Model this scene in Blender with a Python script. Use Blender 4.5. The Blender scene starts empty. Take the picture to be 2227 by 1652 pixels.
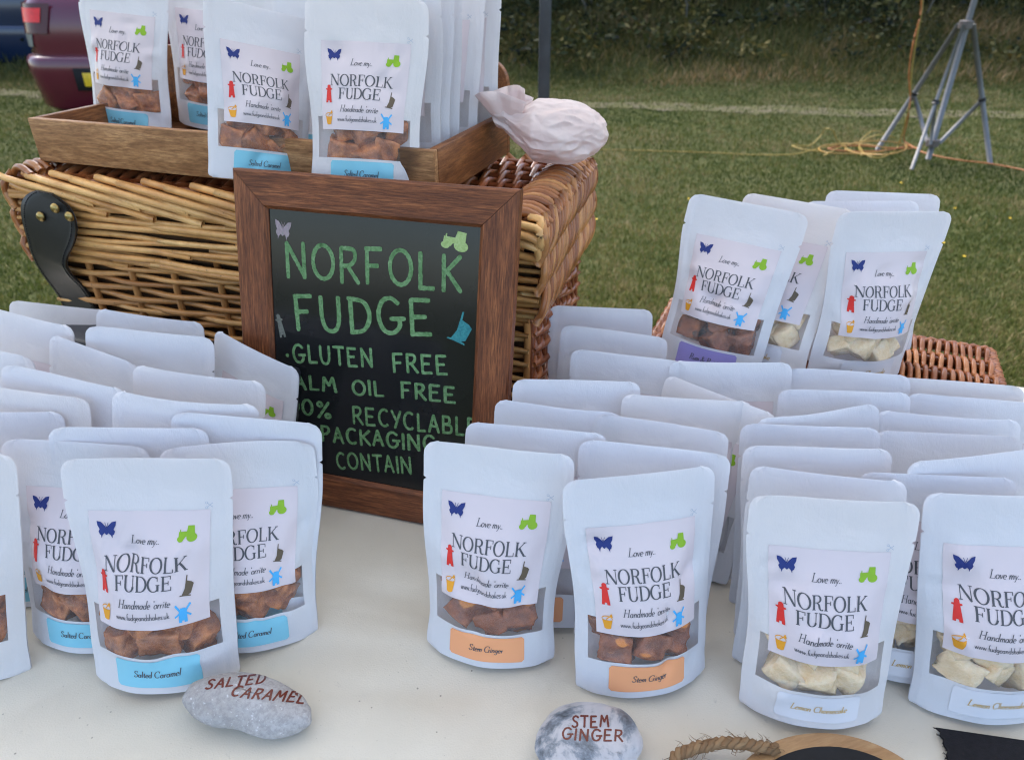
import bpy, bmesh, math, random
import numpy as np
from mathutils import Vector, Matrix, noise

R = math.radians
scene = bpy.context.scene
COL = scene.collection

# ------------------------------------------------------------------ camera
PW, PH, FPX = 2226.0, 1652.0, 1589.0          # the picture's own units
PITCH = R(30.0)
CAM = np.array([0.0, 0.0, 1.30])
TABLE = 0.75
cd = bpy.data.cameras.new('camera')
cam = bpy.data.objects.new('camera', cd)
COL.objects.link(cam)
cam.location = CAM
cam.rotation_euler = (R(90) - PITCH, 0, 0)
cd.sensor_width = 36.0
cd.lens = FPX / PW * 36.0
cd.clip_start, cd.clip_end = 0.02, 500.0
cd.dof.use_dof = True
cd.dof.focus_distance = 0.63
cd.dof.aperture_fstop = 10.0
scene.camera = cam

# ------------------------------------------------------------------ light
SUN_EL, SUN_AZ = R(50), R(335)                # azimuth clockwise from +Y: high beyond the hedge, to the left
world = bpy.data.worlds.new('World')
scene.world = world
world.use_nodes = True
wn = world.node_tree
bg = wn.nodes['Background']
sky = wn.nodes.new('ShaderNodeTexSky')
sky.sky_type = 'NISHITA'
sky.sun_disc = False
sky.sun_elevation = SUN_EL
sky.sun_rotation = SUN_AZ
sky.air_density = 1.0
sky.dust_density = 2.0
sky.ozone_density = 1.0
wn.links.new(sky.outputs[0], bg.inputs[0])
bg.inputs[1].default_value = 0.125
sd = bpy.data.lights.new('sun', 'SUN')
sun = bpy.data.objects.new('sun', sd)
COL.objects.link(sun)
sd.energy = 2.0
sd.angle = R(50)
sd.color = (1.0, 0.93, 0.84)
sv = Vector((math.sin(SUN_AZ) * math.cos(SUN_EL), math.cos(SUN_AZ) * math.cos(SUN_EL), math.sin(SUN_EL)))
sun.rotation_euler = sv.to_track_quat('Z', 'Y').to_euler()
scene.view_settings.view_transform = 'Standard'
scene.view_settings.look = 'None'
scene.view_settings.exposure = 1.95
scene.view_settings.gamma = 1.0
scene.cycles.use_denoising = True
scene.cycles.filter_width = 1.1
scene.cycles.max_bounces = 10
scene.cycles.transparent_max_bounces = 16

# ------------------------------------------------------------------ helpers
def ray(px, py):
    x = (px - PW / 2) / FPX
    y = (py - PH / 2) / FPX
    c, s = math.cos(PITCH), math.sin(PITCH)
    return np.array([x, c - y * s, -(s + y * c)])


def at(px, py, z):
    """world point seen at a picture position, on the level z"""
    d = ray(px, py)
    return CAM + d * ((z - CAM[2]) / d[2])


def at_plane(px, py, o, n):
    d = ray(px, py)
    return CAM + d * (np.dot(o - CAM, n) / np.dot(d, n))


def at_depth(px, py, y):
    d = ray(px, py)
    return CAM + d * (y / d[1])


def tag(o, label=None, cat=None, group=None, kind=None):
    if label: o['label'] = label
    if cat: o['category'] = cat
    if group: o['group'] = group
    if kind: o['kind'] = kind
    return o


def empty(name, loc=(0, 0, 0), rot=(0, 0, 0)):
    o = bpy.data.objects.new(name, None)
    COL.objects.link(o)
    o.empty_display_size = 0.05
    o.location = loc
    o.rotation_euler = rot
    return o


class MB:
    """collects geometry and links it as ONE mesh object"""
    def __init__(self):
        self.v, self.f, self.m, self.t, self.n = [], [], [], [], 0

    def add(self, verts, faces, mat=0, tone=0.5):
        verts = np.asarray(verts, dtype=float).reshape(-1, 3)
        self.v.append(verts)
        n = self.n
        for f in faces:
            self.f.append(tuple(int(i) + n for i in f))
        self.m.extend([mat] * len(faces))
        self.t.extend([tone] * len(verts))
        self.n += len(verts)

    def box(self, lo, hi, mat=0, tone=0.5, M=None):
        x0, y0, z0 = lo; x1, y1, z1 = hi
        v = np.array([(x0, y0, z0), (x1, y0, z0), (x1, y1, z0), (x0, y1, z0),
                      (x0, y0, z1), (x1, y0, z1), (x1, y1, z1), (x0, y1, z1)], float)
        if M is not None:
            v = np.array([M @ Vector(p) for p in v])
        self.add(v, [(0, 3, 2, 1), (4, 5, 6, 7), (0, 1, 5, 4), (1, 2, 6, 5), (2, 3, 7, 6), (3, 0, 4, 7)], mat, tone)

    def tube(self, path, r, sides=6, mat=0, tone=0.5, cap=True):
        p = np.asarray(path, float)
        n = len(p)
        r = np.full(n, r, float) if np.isscalar(r) else np.asarray(r, float)
        t = np.gradient(p, axis=0)
        t /= np.maximum(np.linalg.norm(t, axis=1, keepdims=True), 1e-9)
        ref = np.array([0, 0, 1.0]) if abs(t[:, 2]).mean() < 0.7 else np.array([1.0, 0.13, 0])
        a = np.cross(t, ref); a /= np.maximum(np.linalg.norm(a, axis=1, keepdims=True), 1e-9)
        b = np.cross(t, a)
        ang = np.linspace(0, 2 * math.pi, sides, endpoint=False)
        v = (p[:, None, :] + r[:, None, None] * (np.cos(ang)[None, :, None] * a[:, None, :] + np.sin(ang)[None, :, None] * b[:, None, :]))
        faces = []
        for i in range(n - 1):
            for j in range(sides):
                k = (j + 1) % sides
                faces.append((i * sides + j, i * sides + k, (i + 1) * sides + k, (i + 1) * sides + j))
        if cap:
            faces.append(tuple(range(sides)))
            faces.append(tuple((n - 1) * sides + j for j in reversed(range(sides))))
        self.add(v.reshape(-1, 3), faces, mat, tone)

    def lathe(self, prof, n=24, mat=0, tone=0.5, M=None):
        v, f = [], []
        for (r, z) in prof:
            for k in range(n):
                a = 2 * math.pi * k / n
                v.append((r * math.cos(a), r * math.sin(a), z))
        for i in range(len(prof) - 1):
            for k in range(n):
                l = (k + 1) % n
                f.append((i * n + k, i * n + l, (i + 1) * n + l, (i + 1) * n + k))
        f.append(tuple(reversed(range(n))))
        f.append(tuple((len(prof) - 1) * n + k for k in range(n)))
        v = np.array(v)
        if M is not None:
            v = np.array([M @ Vector(p) for p in v])
        self.add(v, f, mat, tone)

    def build(self, name, mats, parent=None, smooth=True, sharp=None):
        me = bpy.data.meshes.new(name)
        v = np.concatenate(self.v) if self.v else np.zeros((0, 3))
        me.from_pydata(v.tolist(), [], self.f)
        if not isinstance(mats, (list, tuple)): mats = [mats]
        for m in mats: me.materials.append(m)
        me.polygons.foreach_set('material_index', np.array(self.m, dtype=np.int32))
        me.polygons.foreach_set('use_smooth', np.full(len(self.f), smooth))
        at_ = me.attributes.new('tone', 'FLOAT', 'POINT')
        at_.data.foreach_set('value', np.array(self.t, dtype=np.float32))
        me.update()
        if sharp is not None and smooth:
            me.set_sharp_from_angle(angle=R(sharp))
        o = bpy.data.objects.new(name, me)
        COL.objects.link(o)
        if parent is not None: o.parent = parent
        return o


def bevel(o, w=0.002, seg=2, angle=30):
    m = o.modifiers.new('bevel', 'BEVEL')
    m.width = w; m.segments = seg; m.limit_method = 'ANGLE'; m.angle_limit = R(angle)
    return o

# ------------------------------------------------------------------ materials
MATS = {}


class NB:
    def __init__(self, name):
        self.mat = bpy.data.materials.new(name)
        self.mat.use_nodes = True
        self.nt = self.mat.node_tree
        self.p = self.nt.nodes['Principled BSDF']
        self.out = self.nt.nodes['Material Output']

    def n(self, t, **kw):
        nd = self.nt.nodes.new(t)
        for k, v in kw.items(): setattr(nd, k, v)
        return nd

    def l(self, a, b): self.nt.links.new(a, b)

    def coords(self, scale=(1, 1, 1), kind='Object', rot=(0, 0, 0)):
        tc = self.n('ShaderNodeTexCoord'); mp = self.n('ShaderNodeMapping')
        mp.inputs['Scale'].default_value = scale
        mp.inputs['Rotation'].default_value = rot
        self.l(tc.outputs[kind], mp.inputs[0])
        return mp.outputs[0]

    def noise(self, vec, scale, detail=4, rough=0.55, dist=0.0):
        nd = self.n('ShaderNodeTexNoise')
        nd.inputs['Scale'].default_value = scale
        nd.inputs['Detail'].default_value = detail
        nd.inputs['Roughness'].default_value = rough
        nd.inputs['Distortion'].default_value = dist
        if vec is not None: self.l(vec, nd.inputs['Vector'])
        return nd.outputs['Fac']

    def ramp(self, fac, stops):
        nd = self.n('ShaderNodeValToRGB')
        e = nd.color_ramp.elements
        while len(e) < len(stops): e.new(0.5)
        for i, (p, c) in enumerate(stops):
            e[i].position = p
            e[i].color = (*c, 1) if len(c) == 3 else c
        self.l(fac, nd.inputs[0])
        return nd.outputs[0]

    def mix(self, fac, a, b, mode='MIX'):
        nd = self.n('ShaderNodeMix', data_type='RGBA', blend_type=mode)
        if isinstance(fac, (int, float)): nd.inputs[0].default_value = fac
        else: self.l(fac, nd.inputs[0])
        for i, x in ((6, a), (7, b)):
            if isinstance(x, (tuple, list)): nd.inputs[i].default_value = (*x, 1)
            else: self.l(x, nd.inputs[i])
        return nd.outputs[2]

    def attr(self, name='tone'):
        return self.n('ShaderNodeAttribute', attribute_name=name).outputs['Fac']

    def bump(self, h, strength=0.3, dist=0.001):
        nd = self.n('ShaderNodeBump')
        nd.inputs['Strength'].default_value = strength
        nd.inputs['Distance'].default_value = dist
        self.l(h, nd.inputs['Height'])
        self.l(nd.outputs[0], self.p.inputs['Normal'])

    def set(self, color=None, rough=0.5, spec=0.5, metal=0.0):
        if color is not None:
            if isinstance(color, (tuple, list)): self.p.inputs['Base Color'].default_value = (*color, 1)
            else: self.l(color, self.p.inputs['Base Color'])
        self.p.inputs['Roughness'].default_value = rough
        self.p.inputs['Specular IOR Level'].default_value = spec
        self.p.inputs['Metallic'].default_value = metal


def plain(name, color, rough=0.5, spec=0.4, metal=0.0, var=0.12, scale=30.0, bump=0.0, bdist=0.001):
    b = NB(name)
    v = b.coords()
    f = b.noise(v, scale, 5)
    lo = tuple(c * (1 - var) for c in color); hi = tuple(min(1, c * (1 + var)) for c in color)
    b.set(b.ramp(f, [(0.3, lo), (0.7, hi)]), rough, spec, metal)
    if bump: b.bump(b.noise(v, scale * 4, 4), bump, bdist)
    return b.mat


def mat_paper():
    b = NB('pouch_paper')
    v = b.coords()
    f = b.noise(v, 30, 4)
    oi = b.n('ShaderNodeObjectInfo').outputs['Random']
    base = b.ramp(oi, [(0.0, (0.815, 0.84, 0.905)), (0.4, (0.795, 0.83, 0.915)), (0.75, (0.83, 0.835, 0.885)), (1.0, (0.845, 0.835, 0.85))])
    col = b.mix(b.ramp(f, [(0.35, (0, 0, 0)), (0.75, (.35,) * 3)]), base, (0.77, 0.775, 0.83))
    b.set(col, 0.48, 0.35)
    h = b.noise(b.coords((1, 1, 0.35)), 900, 3)
    w = b.noise(v, 26, 3, 0.45, 1.2)
    b.bump(b.mix(0.15, w, h), 0.42, 0.0045)
    tr = b.n('ShaderNodeBsdfTranslucent')
    tr.inputs[0].default_value = (0.88, 0.78, 0.74, 1)
    ms = b.n('ShaderNodeMixShader'); ms.inputs[0].default_value = 0.24
    b.l(b.p.outputs[0], ms.inputs[1]); b.l(tr.outputs[0], ms.inputs[2])
    b.l(ms.outputs[0], b.out.inputs[0])
    return b.mat


def mat_film():
    b = NB('window_film')
    v = b.coords()
    f = b.noise(v, 60, 3)
    b.set((0.80, 0.80, 0.82), 0.22, 0.5)
    b.bump(f, 0.25, 0.002)
    t = b.n('ShaderNodeBsdfTransparent')
    ms = b.n('ShaderNodeMixShader')
    rr = b.ramp(f, [(0.3, (0.05,) * 3), (0.78, (0.15,) * 3)])
    b.l(rr, ms.inputs[0])
    b.l(t.outputs[0], ms.inputs[1]); b.l(b.p.outputs[0], ms.inputs[2])
    b.l(ms.outputs[0], b.out.inputs[0])
    return b.mat


def mat_fudge(name, c0, c1, c2, inc=None, incs=55):
    b = NB(name)
    v = b.coords()
    f = b.noise(v, 70, 6, 0.65)
    col = b.ramp(f, [(0.32, c0), (0.50, c1), (0.66, c2)])
    if inc is not None:
        g = b.noise(v, incs, 2, 0.5, 0.6)
        col = b.mix(b.ramp(g, [(0.57, (0, 0, 0)), (0.62, (1, 1, 1))]), col, inc)
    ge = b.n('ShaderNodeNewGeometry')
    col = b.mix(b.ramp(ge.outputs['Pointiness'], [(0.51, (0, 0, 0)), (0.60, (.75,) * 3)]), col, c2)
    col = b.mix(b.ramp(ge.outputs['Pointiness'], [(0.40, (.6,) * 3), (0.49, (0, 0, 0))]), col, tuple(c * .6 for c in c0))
    b.set(col, 0.27, 0.6)
    b.p.inputs['Subsurface Weight'].default_value = 0.15
    b.p.inputs['Subsurface Radius'].default_value = (0.004, 0.002, 0.001)
    b.bump(b.noise(v, 260, 6, 0.7), 0.8, 0.002)
    return b.mat


def mat_cane(name, c0, c1, c2, rough=0.38):
    b = NB(name)
    t = b.attr()
    v = b.coords()
    f = b.noise(v, 26, 4, 0.6)
    g = b.noise(v, 160, 3, 0.6)
    base = b.ramp(t, [(0.0, c0), (0.5, c1), (1.0, c2)])
    col = b.mix(b.ramp(f, [(0.35, (0, 0, 0)), (0.75, (0.75,) * 3)]), base, c0)
    spots = b.ramp(g, [(0.66, (0, 0, 0)), (0.74, (0.6,) * 3)])
    col = b.mix(spots, col, (0.05, 0.025, 0.012))
    b.set(col, rough, 0.5)
    b.bump(g, 0.3, 0.001)
    return b.mat


def mat_wood(name, dark, mid, light, scale=(1, 14, 14), s=9.0, rough=0.5, streak=0.5, knots=False, kind='Object'):
    b = NB(name)
    v = b.coords(scale, kind)
    f = b.noise(v, s, 8, 0.68, 0.9)
    g = b.noise(v, s * 5, 5, 0.7, 0.3)
    col = b.ramp(f, [(0.28, dark), (0.5, mid), (0.72, light)])
    col = b.mix(b.ramp(g, [(0.40, (streak,) * 3), (0.6, (0, 0, 0))]), col, dark)
    if knots:
        k = b.noise(b.coords((1.0, 1.0, 1.0), kind), 7.0, 2, 0.4)
        col = b.mix(b.ramp(k, [(0.63, (0, 0, 0)), (0.74, (0.8,) * 3)]), col, tuple(c * 0.35 for c in dark))
    b.set(col, rough, 0.35)
    b.bump(g, 0.35, 0.0012)
    return b.mat


M_paper = mat_paper()
M_film = mat_film()
M_label = plain('label_paper', (0.675, 0.605, 0.655), 0.42, 0.4, var=0.02, scale=18)
M_ink = plain('label_ink', (0.088, 0.092, 0.108), 0.5, 0.3)
M_navy = plain('ink_navy', (0.018, 0.035, 0.19), 0.5, 0.3)
M_green = plain('ink_green', (0.27, 0.50, 0.03), 0.5, 0.3)
M_red = plain('ink_red', (0.66, 0.035, 0.03), 0.5, 0.3)
M_brown = plain('ink_brown', (0.13, 0.10, 0.07), 0.5, 0.3)
M_amber = plain('ink_amber', (0.80, 0.36, 0.03), 0.5, 0.3)
M_blue = plain('ink_blue', (0.07, 0.42, 0.83), 0.5, 0.3)
M_gold = plain('ink_gold', (0.62, 0.42, 0.16), 0.5, 0.3)
M_scis = plain('ink_faint', (0.55, 0.60, 0.70), 0.5, 0.3)
PRINT_MATS = [M_label, M_ink, M_navy, M_green, M_red, M_brown, M_amber, M_blue]
STICK = {
    'caramel': plain('sticker_blue', (0.23, 0.58, 0.74), 0.42, 0.4, var=0.03, scale=12),
    'ginger': plain('sticker_orange', (0.882, 0.392, 0.194), 0.42, 0.4, var=0.03, scale=12),
    'lemon': plain('sticker_white', (0.74, 0.755, 0.83), 0.38, 0.45, var=0.015, scale=12),
    'raisin': plain('sticker_lilac', (0.33, 0.29, 0.66), 0.42, 0.4, var=0.03, scale=12),
    'vanilla': plain('sticker_pale', (0.80, 0.81, 0.86), 0.42, 0.4, var=0.03, scale=12),
}
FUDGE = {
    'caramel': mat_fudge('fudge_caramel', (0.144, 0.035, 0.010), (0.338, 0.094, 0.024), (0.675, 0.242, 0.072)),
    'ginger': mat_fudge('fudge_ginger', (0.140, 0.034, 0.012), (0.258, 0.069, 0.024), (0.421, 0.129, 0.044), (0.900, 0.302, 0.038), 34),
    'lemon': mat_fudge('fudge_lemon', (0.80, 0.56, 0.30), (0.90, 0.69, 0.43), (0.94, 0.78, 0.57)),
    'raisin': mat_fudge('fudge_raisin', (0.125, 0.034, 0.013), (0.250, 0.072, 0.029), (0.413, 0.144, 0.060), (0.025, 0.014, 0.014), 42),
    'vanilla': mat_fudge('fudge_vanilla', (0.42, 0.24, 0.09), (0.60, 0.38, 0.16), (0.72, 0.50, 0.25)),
}

# ------------------------------------------------------------------ lettering engine
def catmull(pts, step=0.05):
    p = [np.array(q, float) for q in pts]
    p = [2 * p[0] - p[1]] + p + [2 * p[-1] - p[-2]]
    out = []
    for i in range(1, len(p) - 2):
        n = max(3, int(np.linalg.norm(p[i + 1] - p[i]) / step))
        for k in range(n):
            t = k / n
            out.append(0.5 * ((2 * p[i]) + (p[i + 1] - p[i - 1]) * t + (2 * p[i - 1] - 5 * p[i] + 4 * p[i + 1] - p[i + 2]) * t * t + (-p[i - 1] + 3 * p[i] - 3 * p[i + 1] + p[i + 2]) * t ** 3))
    out.append(p[-2])
    return np.array(out)


def resample(pts, step):
    pts = np.array(pts, float)
    out = [pts[0]]
    for a, b in zip(pts[:-1], pts[1:]):
        n = max(1, int(math.ceil(np.linalg.norm(b - a) / step)))
        for k in range(1, n + 1): out.append(a + (b - a) * k / n)
    return np.array(out)


def arc(cx, cy, rx, ry, a0, a1, n=22):
    a = np.radians(np.linspace(a0, a1, n))
    return np.stack([cx + rx * np.cos(a), cy + ry * np.sin(a)], 1)


def ribbon(pts, w, t=None, T=None, roundcap=False, jit=0.0, rng=None):
    """2-D stroke outline -> (verts, faces); w fixed, or contrast t..T by direction"""
    p = np.array(pts, float)
    d = np.gradient(p, axis=0)
    ln = np.maximum(np.linalg.norm(d, axis=1, keepdims=True), 1e-9)
    d = d / ln
    if w is None:
        ww = t + (T - t) * np.abs(d[:, 1]) ** 1.7
    else:
        ww = np.full(len(p), w, float)
    if jit and rng is not None:
        ww = ww * (1 + jit * (rng.random(len(p)) - 0.5))
    if roundcap:
        ww = ww.copy()
        c = w / 2
        p = np.concatenate([[p[0] - d[0] * c * 0.7], p, [p[-1] + d[-1] * c * 0.7]])
        d = np.concatenate([[d[0]], d, [d[-1]]])
        ww = np.concatenate([[ww[0] * 0.62], ww, [ww[-1] * 0.62]])
    nrm = np.stack([-d[:, 1], d[:, 0]], 1)
    # two strips so the ribbon has a middle line
    L, C, Rr = p + nrm * ww[:, None] / 2, p, p - nrm * ww[:, None] / 2
    v = np.concatenate([L, Rr])
    n = len(p)
    f = [(i, n + i, n + i + 1, i + 1) for i in range(n - 1)]
    return v, f


def S(x, y0, y1, w='T'):  return ('l', [(x, y0), (x, y1)], w)
def Hh(x0, x1, y, w='t'): return ('l', [(x0, y), (x1, y)], w)
def sf(x, y, a=0.12):      return Hh(x - a, x + a, y + (0.015 if y < 0.5 else -0.015))


CAPS = {  # high-contrast serif capitals
    'N': ([S(.14, 0, 1, 't'), S(.78, 0, 1, 't'), ('l', [(.13, 1), (.77, 0)], 'T'), sf(.14, 0), sf(.78, 1), Hh(.0, .16, .985)], .93),
    'O': ([('a', (.44, .5, .37, .5, 90, 450), None)], .90),
    'R': ([S(.18, 0, 1), sf(.18, 0), Hh(.05, .42, .985), ('a', (.40, .745, .23, .24, 90, -90), None), Hh(.18, .42, .505), ('c', [(.40, .5), (.53, .36), (.60, .1), (.72, 0), (.82, .05)], 'q')], .84),
    'F': ([S(.18, 0, 1), sf(.18, 0), Hh(.05, .64, .985), S(.625, .76, 1, 't'), Hh(.18, .5, .52), S(.49, .38, .66, 't')], .68),
    'L': ([S(.18, 0, 1), sf(.18, 1), Hh(.05, .66, .015), S(.645, 0, .26, 't')], .70),
    'K': ([S(.18, 0, 1), sf(.18, 0), sf(.18, 1), ('l', [(.19, .40), (.70, .98)], 't'), ('l', [(.36, .58), (.76, 0)], 'T'), sf(.70, 1, .11), sf(.78, 0, .11)], .88),
    'U': ([('l', [(.18, 1), (.18, .32)], 'T'), ('a', (.45, .32, .27, .32, 180, 360), None), S(.72, .32, 1, 't'), sf(.18, 1), sf(.72, 1, .1)], .86),
    'D': ([S(.18, 0, 1), Hh(.05, .40, .985), Hh(.05, .40, .015), ('a', (.38, .5, .42, .485, 90, -90), None)], .88),
    'G': ([('a', (.46, .5, .39, .5, 52, 322), None), S(.74, .04, .42), sf(.74, .43, .13), S(.72, .70, .98, 't')], .92),
    'E': ([S(.18, 0, 1), Hh(.05, .66, .985), S(.645, .76, 1, 't'), Hh(.18, .52, .52), S(.51, .38, .66, 't'), Hh(.05, .70, .015), S(.685, 0, .26, 't')], .76),
    'S': ([('c', [(.56, .80), (.42, .98), (.2, .92), (.14, .74), (.32, .55), (.52, .4), (.56, .2), (.4, .02), (.2, .04), (.1, .24)], 'q')], .66),
    'C': ([('a', (.44, .5, .36, .5, 50, 310), None), S(.68, .70, .96, 't')], .80),
    'H': ([S(.18, 0, 1), S(.72, 0, 1), Hh(.18, .72, .5), sf(.18, 0), sf(.18, 1), sf(.72, 0), sf(.72, 1)], .92),
    '&': ([('c', [(.78, .42), (.6, .1), (.35, 0), (.14, .18), (.28, .46), (.48, .68), (.44, .92), (.28, .95), (.22, .76), (.42, .4), (.72, .02)], 'q')], .88),
}
LOW = {  # small letters, x-height .45
    'a': ([('a', (.20, .22, .16, .22, 60, 420), None), S(.37, .0, .45)], .48),
    'c': ([('a', (.21, .22, .17, .23, 50, 320), None)], .40),
    'd': ([('a', (.20, .22, .16, .22, 0, 360), None), S(.38, 0, 1)], .49),
    'e': ([('a', (.21, .22, .17, .23, 5, 315), None), Hh(.05, .37, .25)], .42),
    'f': ([('c', [(.38, .92), (.28, 1.0), (.18, .86), (.17, .45), (.17, 0)], 'q'), Hh(.03, .34, .44)], .30),
    'g': ([('a', (.19, .24, .15, .20, 0, 360), None), ('c', [(.36, .44), (.36, -.02), (.30, -.25), (.14, -.3), (.04, -.2)], 'q')], .46),
    'h': ([S(.08, 0, 1), ('c', [(.08, .28), (.2, .45), (.33, .41), (.36, .25), (.36, 0)], 'q')], .48),
    'i': ([S(.10, 0, .45), ('l', [(.10, .62), (.10, .72)], 'T')], .22),
    'k': ([S(.08, 0, 1), ('l', [(.09, .18), (.36, .45)], 't'), ('l', [(.17, .27), (.38, 0)], 'q')], .42),
    'l': ([S(.10, 0, 1)], .22),
    'm': ([S(.08, 0, .45), ('c', [(.08, .28), (.18, .45), (.29, .41), (.31, .25), (.31, 0)], 'q'), ('c', [(.31, .28), (.42, .45), (.53, .41), (.55, .25), (.55, 0)], 'q')], .66),
    'n': ([S(.08, 0, .45), ('c', [(.08, .28), (.2, .45), (.33, .41), (.36, .25), (.36, 0)], 'q')], .48),
    'o': ([('a', (.22, .22, .18, .23, 0, 360), None)], .45),
    'r': ([S(.08, 0, .45), ('c', [(.08, .26), (.17, .42), (.28, .43)], 'q')], .31),
    's': ([('c', [(.29, .36), (.19, .45), (.08, .36), (.18, .23), (.28, .11), (.17, 0), (.04, .08)], 'q')], .34),
    't': ([('c', [(.15, .68), (.14, .4), (.14, .12), (.20, 0), (.29, .06)], 'q'), Hh(.02, .29, .43)], .31),
    'u': ([('c', [(.08, .45), (.08, .15), (.14, .01), (.26, .03), (.36, .18)], 'q'), S(.37, 0, .45)], .48),
    'v': ([('l', [(.04, .45), (.19, 0)], 'T'), ('l', [(.19, 0), (.36, .45)], 't')], .39),
    'w': ([('l', [(.03, .45), (.15, 0)], 'T'), ('l', [(.15, 0), (.28, .45)], 't'), ('l', [(.28, .45), (.41, 0)], 'T'), ('l', [(.41, 0), (.55, .45)], 't')], .58),
    'y': ([('l', [(.04, .45), (.19, .02)], 'T'), ('l', [(.37, .45), (.12, -.28), (.03, -.27)], 't')], .40),
    '.': ([('l', [(.08, 0), (.08, .09)], 'T')], .19),
    "'": ([('l', [(.08, .95), (.13, .78)], 'T')], .19),
}
SANS = {  # hand-lettered capitals
    'A': ([('l', [(0, 0), (.28, 1)]), ('l', [(.28, 1), (.58, 0)]), ('l', [(.1, .36), (.48, .36)])], .72),
    'B': ([('l', [(.05, 0), (.05, 1)]), ('c', [(.05, .98), (.4, .95), (.42, .62), (.08, .53)]), ('c', [(.08, .53), (.5, .45), (.5, .08), (.05, .02)])], .68),
    'C': ([('a', (.36, .5, .33, .5, 55, 305))], .72),
    'D': ([('l', [(.05, 0), (.05, 1)]), ('c', [(.0, 1), (.45, .9), (.6, .5), (.42, .1), (.03, .0)])], .74),
    'E': ([('l', [(.05, 0), (.05, 1)]), ('l', [(.05, 1), (.52, 1)]), ('l', [(.05, .52), (.42, .54)]), ('l', [(.05, .0), (.55, .02)])], .70),
    'F': ([('l', [(.05, 0), (.05, 1)]), ('l', [(.03, 1), (.52, 1.02)]), ('l', [(.05, .52), (.40, .54)])], .66),
    'G': ([('c', [(.6, .86), (.4, 1.0), (.15, .9), (.02, .5), (.15, .08), (.42, .0), (.62, .2), (.62, .42)]), ('l', [(.36, .42), (.74, .44)])], .82),
    'I': ([('l', [(.06, 0), (.06, 1)])], .22),
    'K': ([('l', [(.05, 0), (.05, 1)]), ('l', [(.55, .98), (.08, .48)]), ('l', [(.18, .54), (.58, .02)])], .68),
    'L': ([('l', [(.05, 1), (.05, 0)]), ('l', [(.05, 0), (.48, .02)])], .60),
    'M': ([('l', [(.02, 0), (.12, 1)]), ('l', [(.12, 1), (.38, .42)]), ('l', [(.38, .42), (.62, 1)]), ('l', [(.62, 1), (.74, 0)])], .86),
    'N': ([('l', [(.05, 0), (.05, 1)]), ('l', [(.05, 1), (.62, .02)]), ('l', [(.62, 0), (.62, 1.02)])], .80),
    'O': ([('a', (.36, .5, .34, .5, 100, 462))], .82),
    'P': ([('l', [(.05, 0), (.05, 1)]), ('c', [(.05, 1), (.42, .96), (.48, .7), (.32, .5), (.07, .46)])], .62),
    'R': ([('l', [(.05, 0), (.05, 1)]), ('c', [(.05, 1), (.42, .97), (.48, .72), (.32, .52), (.07, .48)]), ('l', [(.22, .5), (.58, 0)])], .70),
    'S': ([('c', [(.48, .86), (.28, 1.0), (.06, .84), (.14, .58), (.38, .42), (.42, .14), (.2, .0), (0, .12)])], .60),
    'T': ([('l', [(.0, 1), (.6, 1)]), ('l', [(.3, 1), (.3, 0)])], .68),
    'U': ([('c', [(.05, 1), (.05, .4), (.16, .06), (.4, .02), (.55, .3), (.58, 1)])], .76),
    'Y': ([('l', [(.02, 1), (.28, .46)]), ('l', [(.56, 1), (.2, 0)])], .66),
    '0': ([('a', (.28, .5, .25, .46, 100, 462))], .64),
    '1': ([('l', [(.1, .8), (.2, 1)]), ('l', [(.2, 1), (.2, 0)])], .42),
    '%': ([('l', [(.1, 0), (.62, 1)]), ('a', (.16, .82, .11, .13, 0, 360)), ('a', (.58, .16, .11, .13, 0, 360))], .84),
    ' ': ([], .5),
}


def layout_serif(text, cap, slant=0.0, T=.125, t=.042, gap=0.0):
    """[(points, width...)] in metres, origin at the left end of the baseline; returns strokes, width"""
    out, x = [], 0.0
    for ch in text:
        if ch == ' ': x += .26; continue
        g, adv = CAPS.get(ch) or LOW[ch]
        for st in g:
            kind, data, w = st
            p = np.array(arc(*data)) if kind == 'a' else (catmull(data, .06) if kind == 'c' else np.array(data, float))
            if w == 'T': w = T
            elif w == 't': w = t
            elif w == 'q': w = None
            p = resample(p, .09)
            v, f = ribbon(p, w, t * 1.05, T * 1.02)
            v = v + np.array([x, 0])
            v[:, 0] += v[:, 1] * slant
            out.append((v * cap, f))
        x += adv + gap
    return out, x * cap


def layout_hand(text, cap, w, rng, slant=0.0, jitter=0.03, gap=.12):
    out, x = [], 0.0
    for ch in text:
        g, adv = SANS[ch]
        dy = (rng.random() - .5) * jitter * 2
        for st in g:
            kind, data = st
            p = np.array(arc(*data)) if kind == 'a' else (catmull(data, .05) if kind == 'c' else np.array(data, float))
            p = resample(p, .06)
            p = p + (rng.random(2) - .5) * jitter
            v, f = ribbon(p, w, roundcap=True, jit=.22, rng=rng)
            v = v + np.array([x, dy])
            v[:, 0] += v[:, 1] * slant
            out.append((v * cap, f))
        x += adv + gap
    return out, (x - gap) * cap


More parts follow.
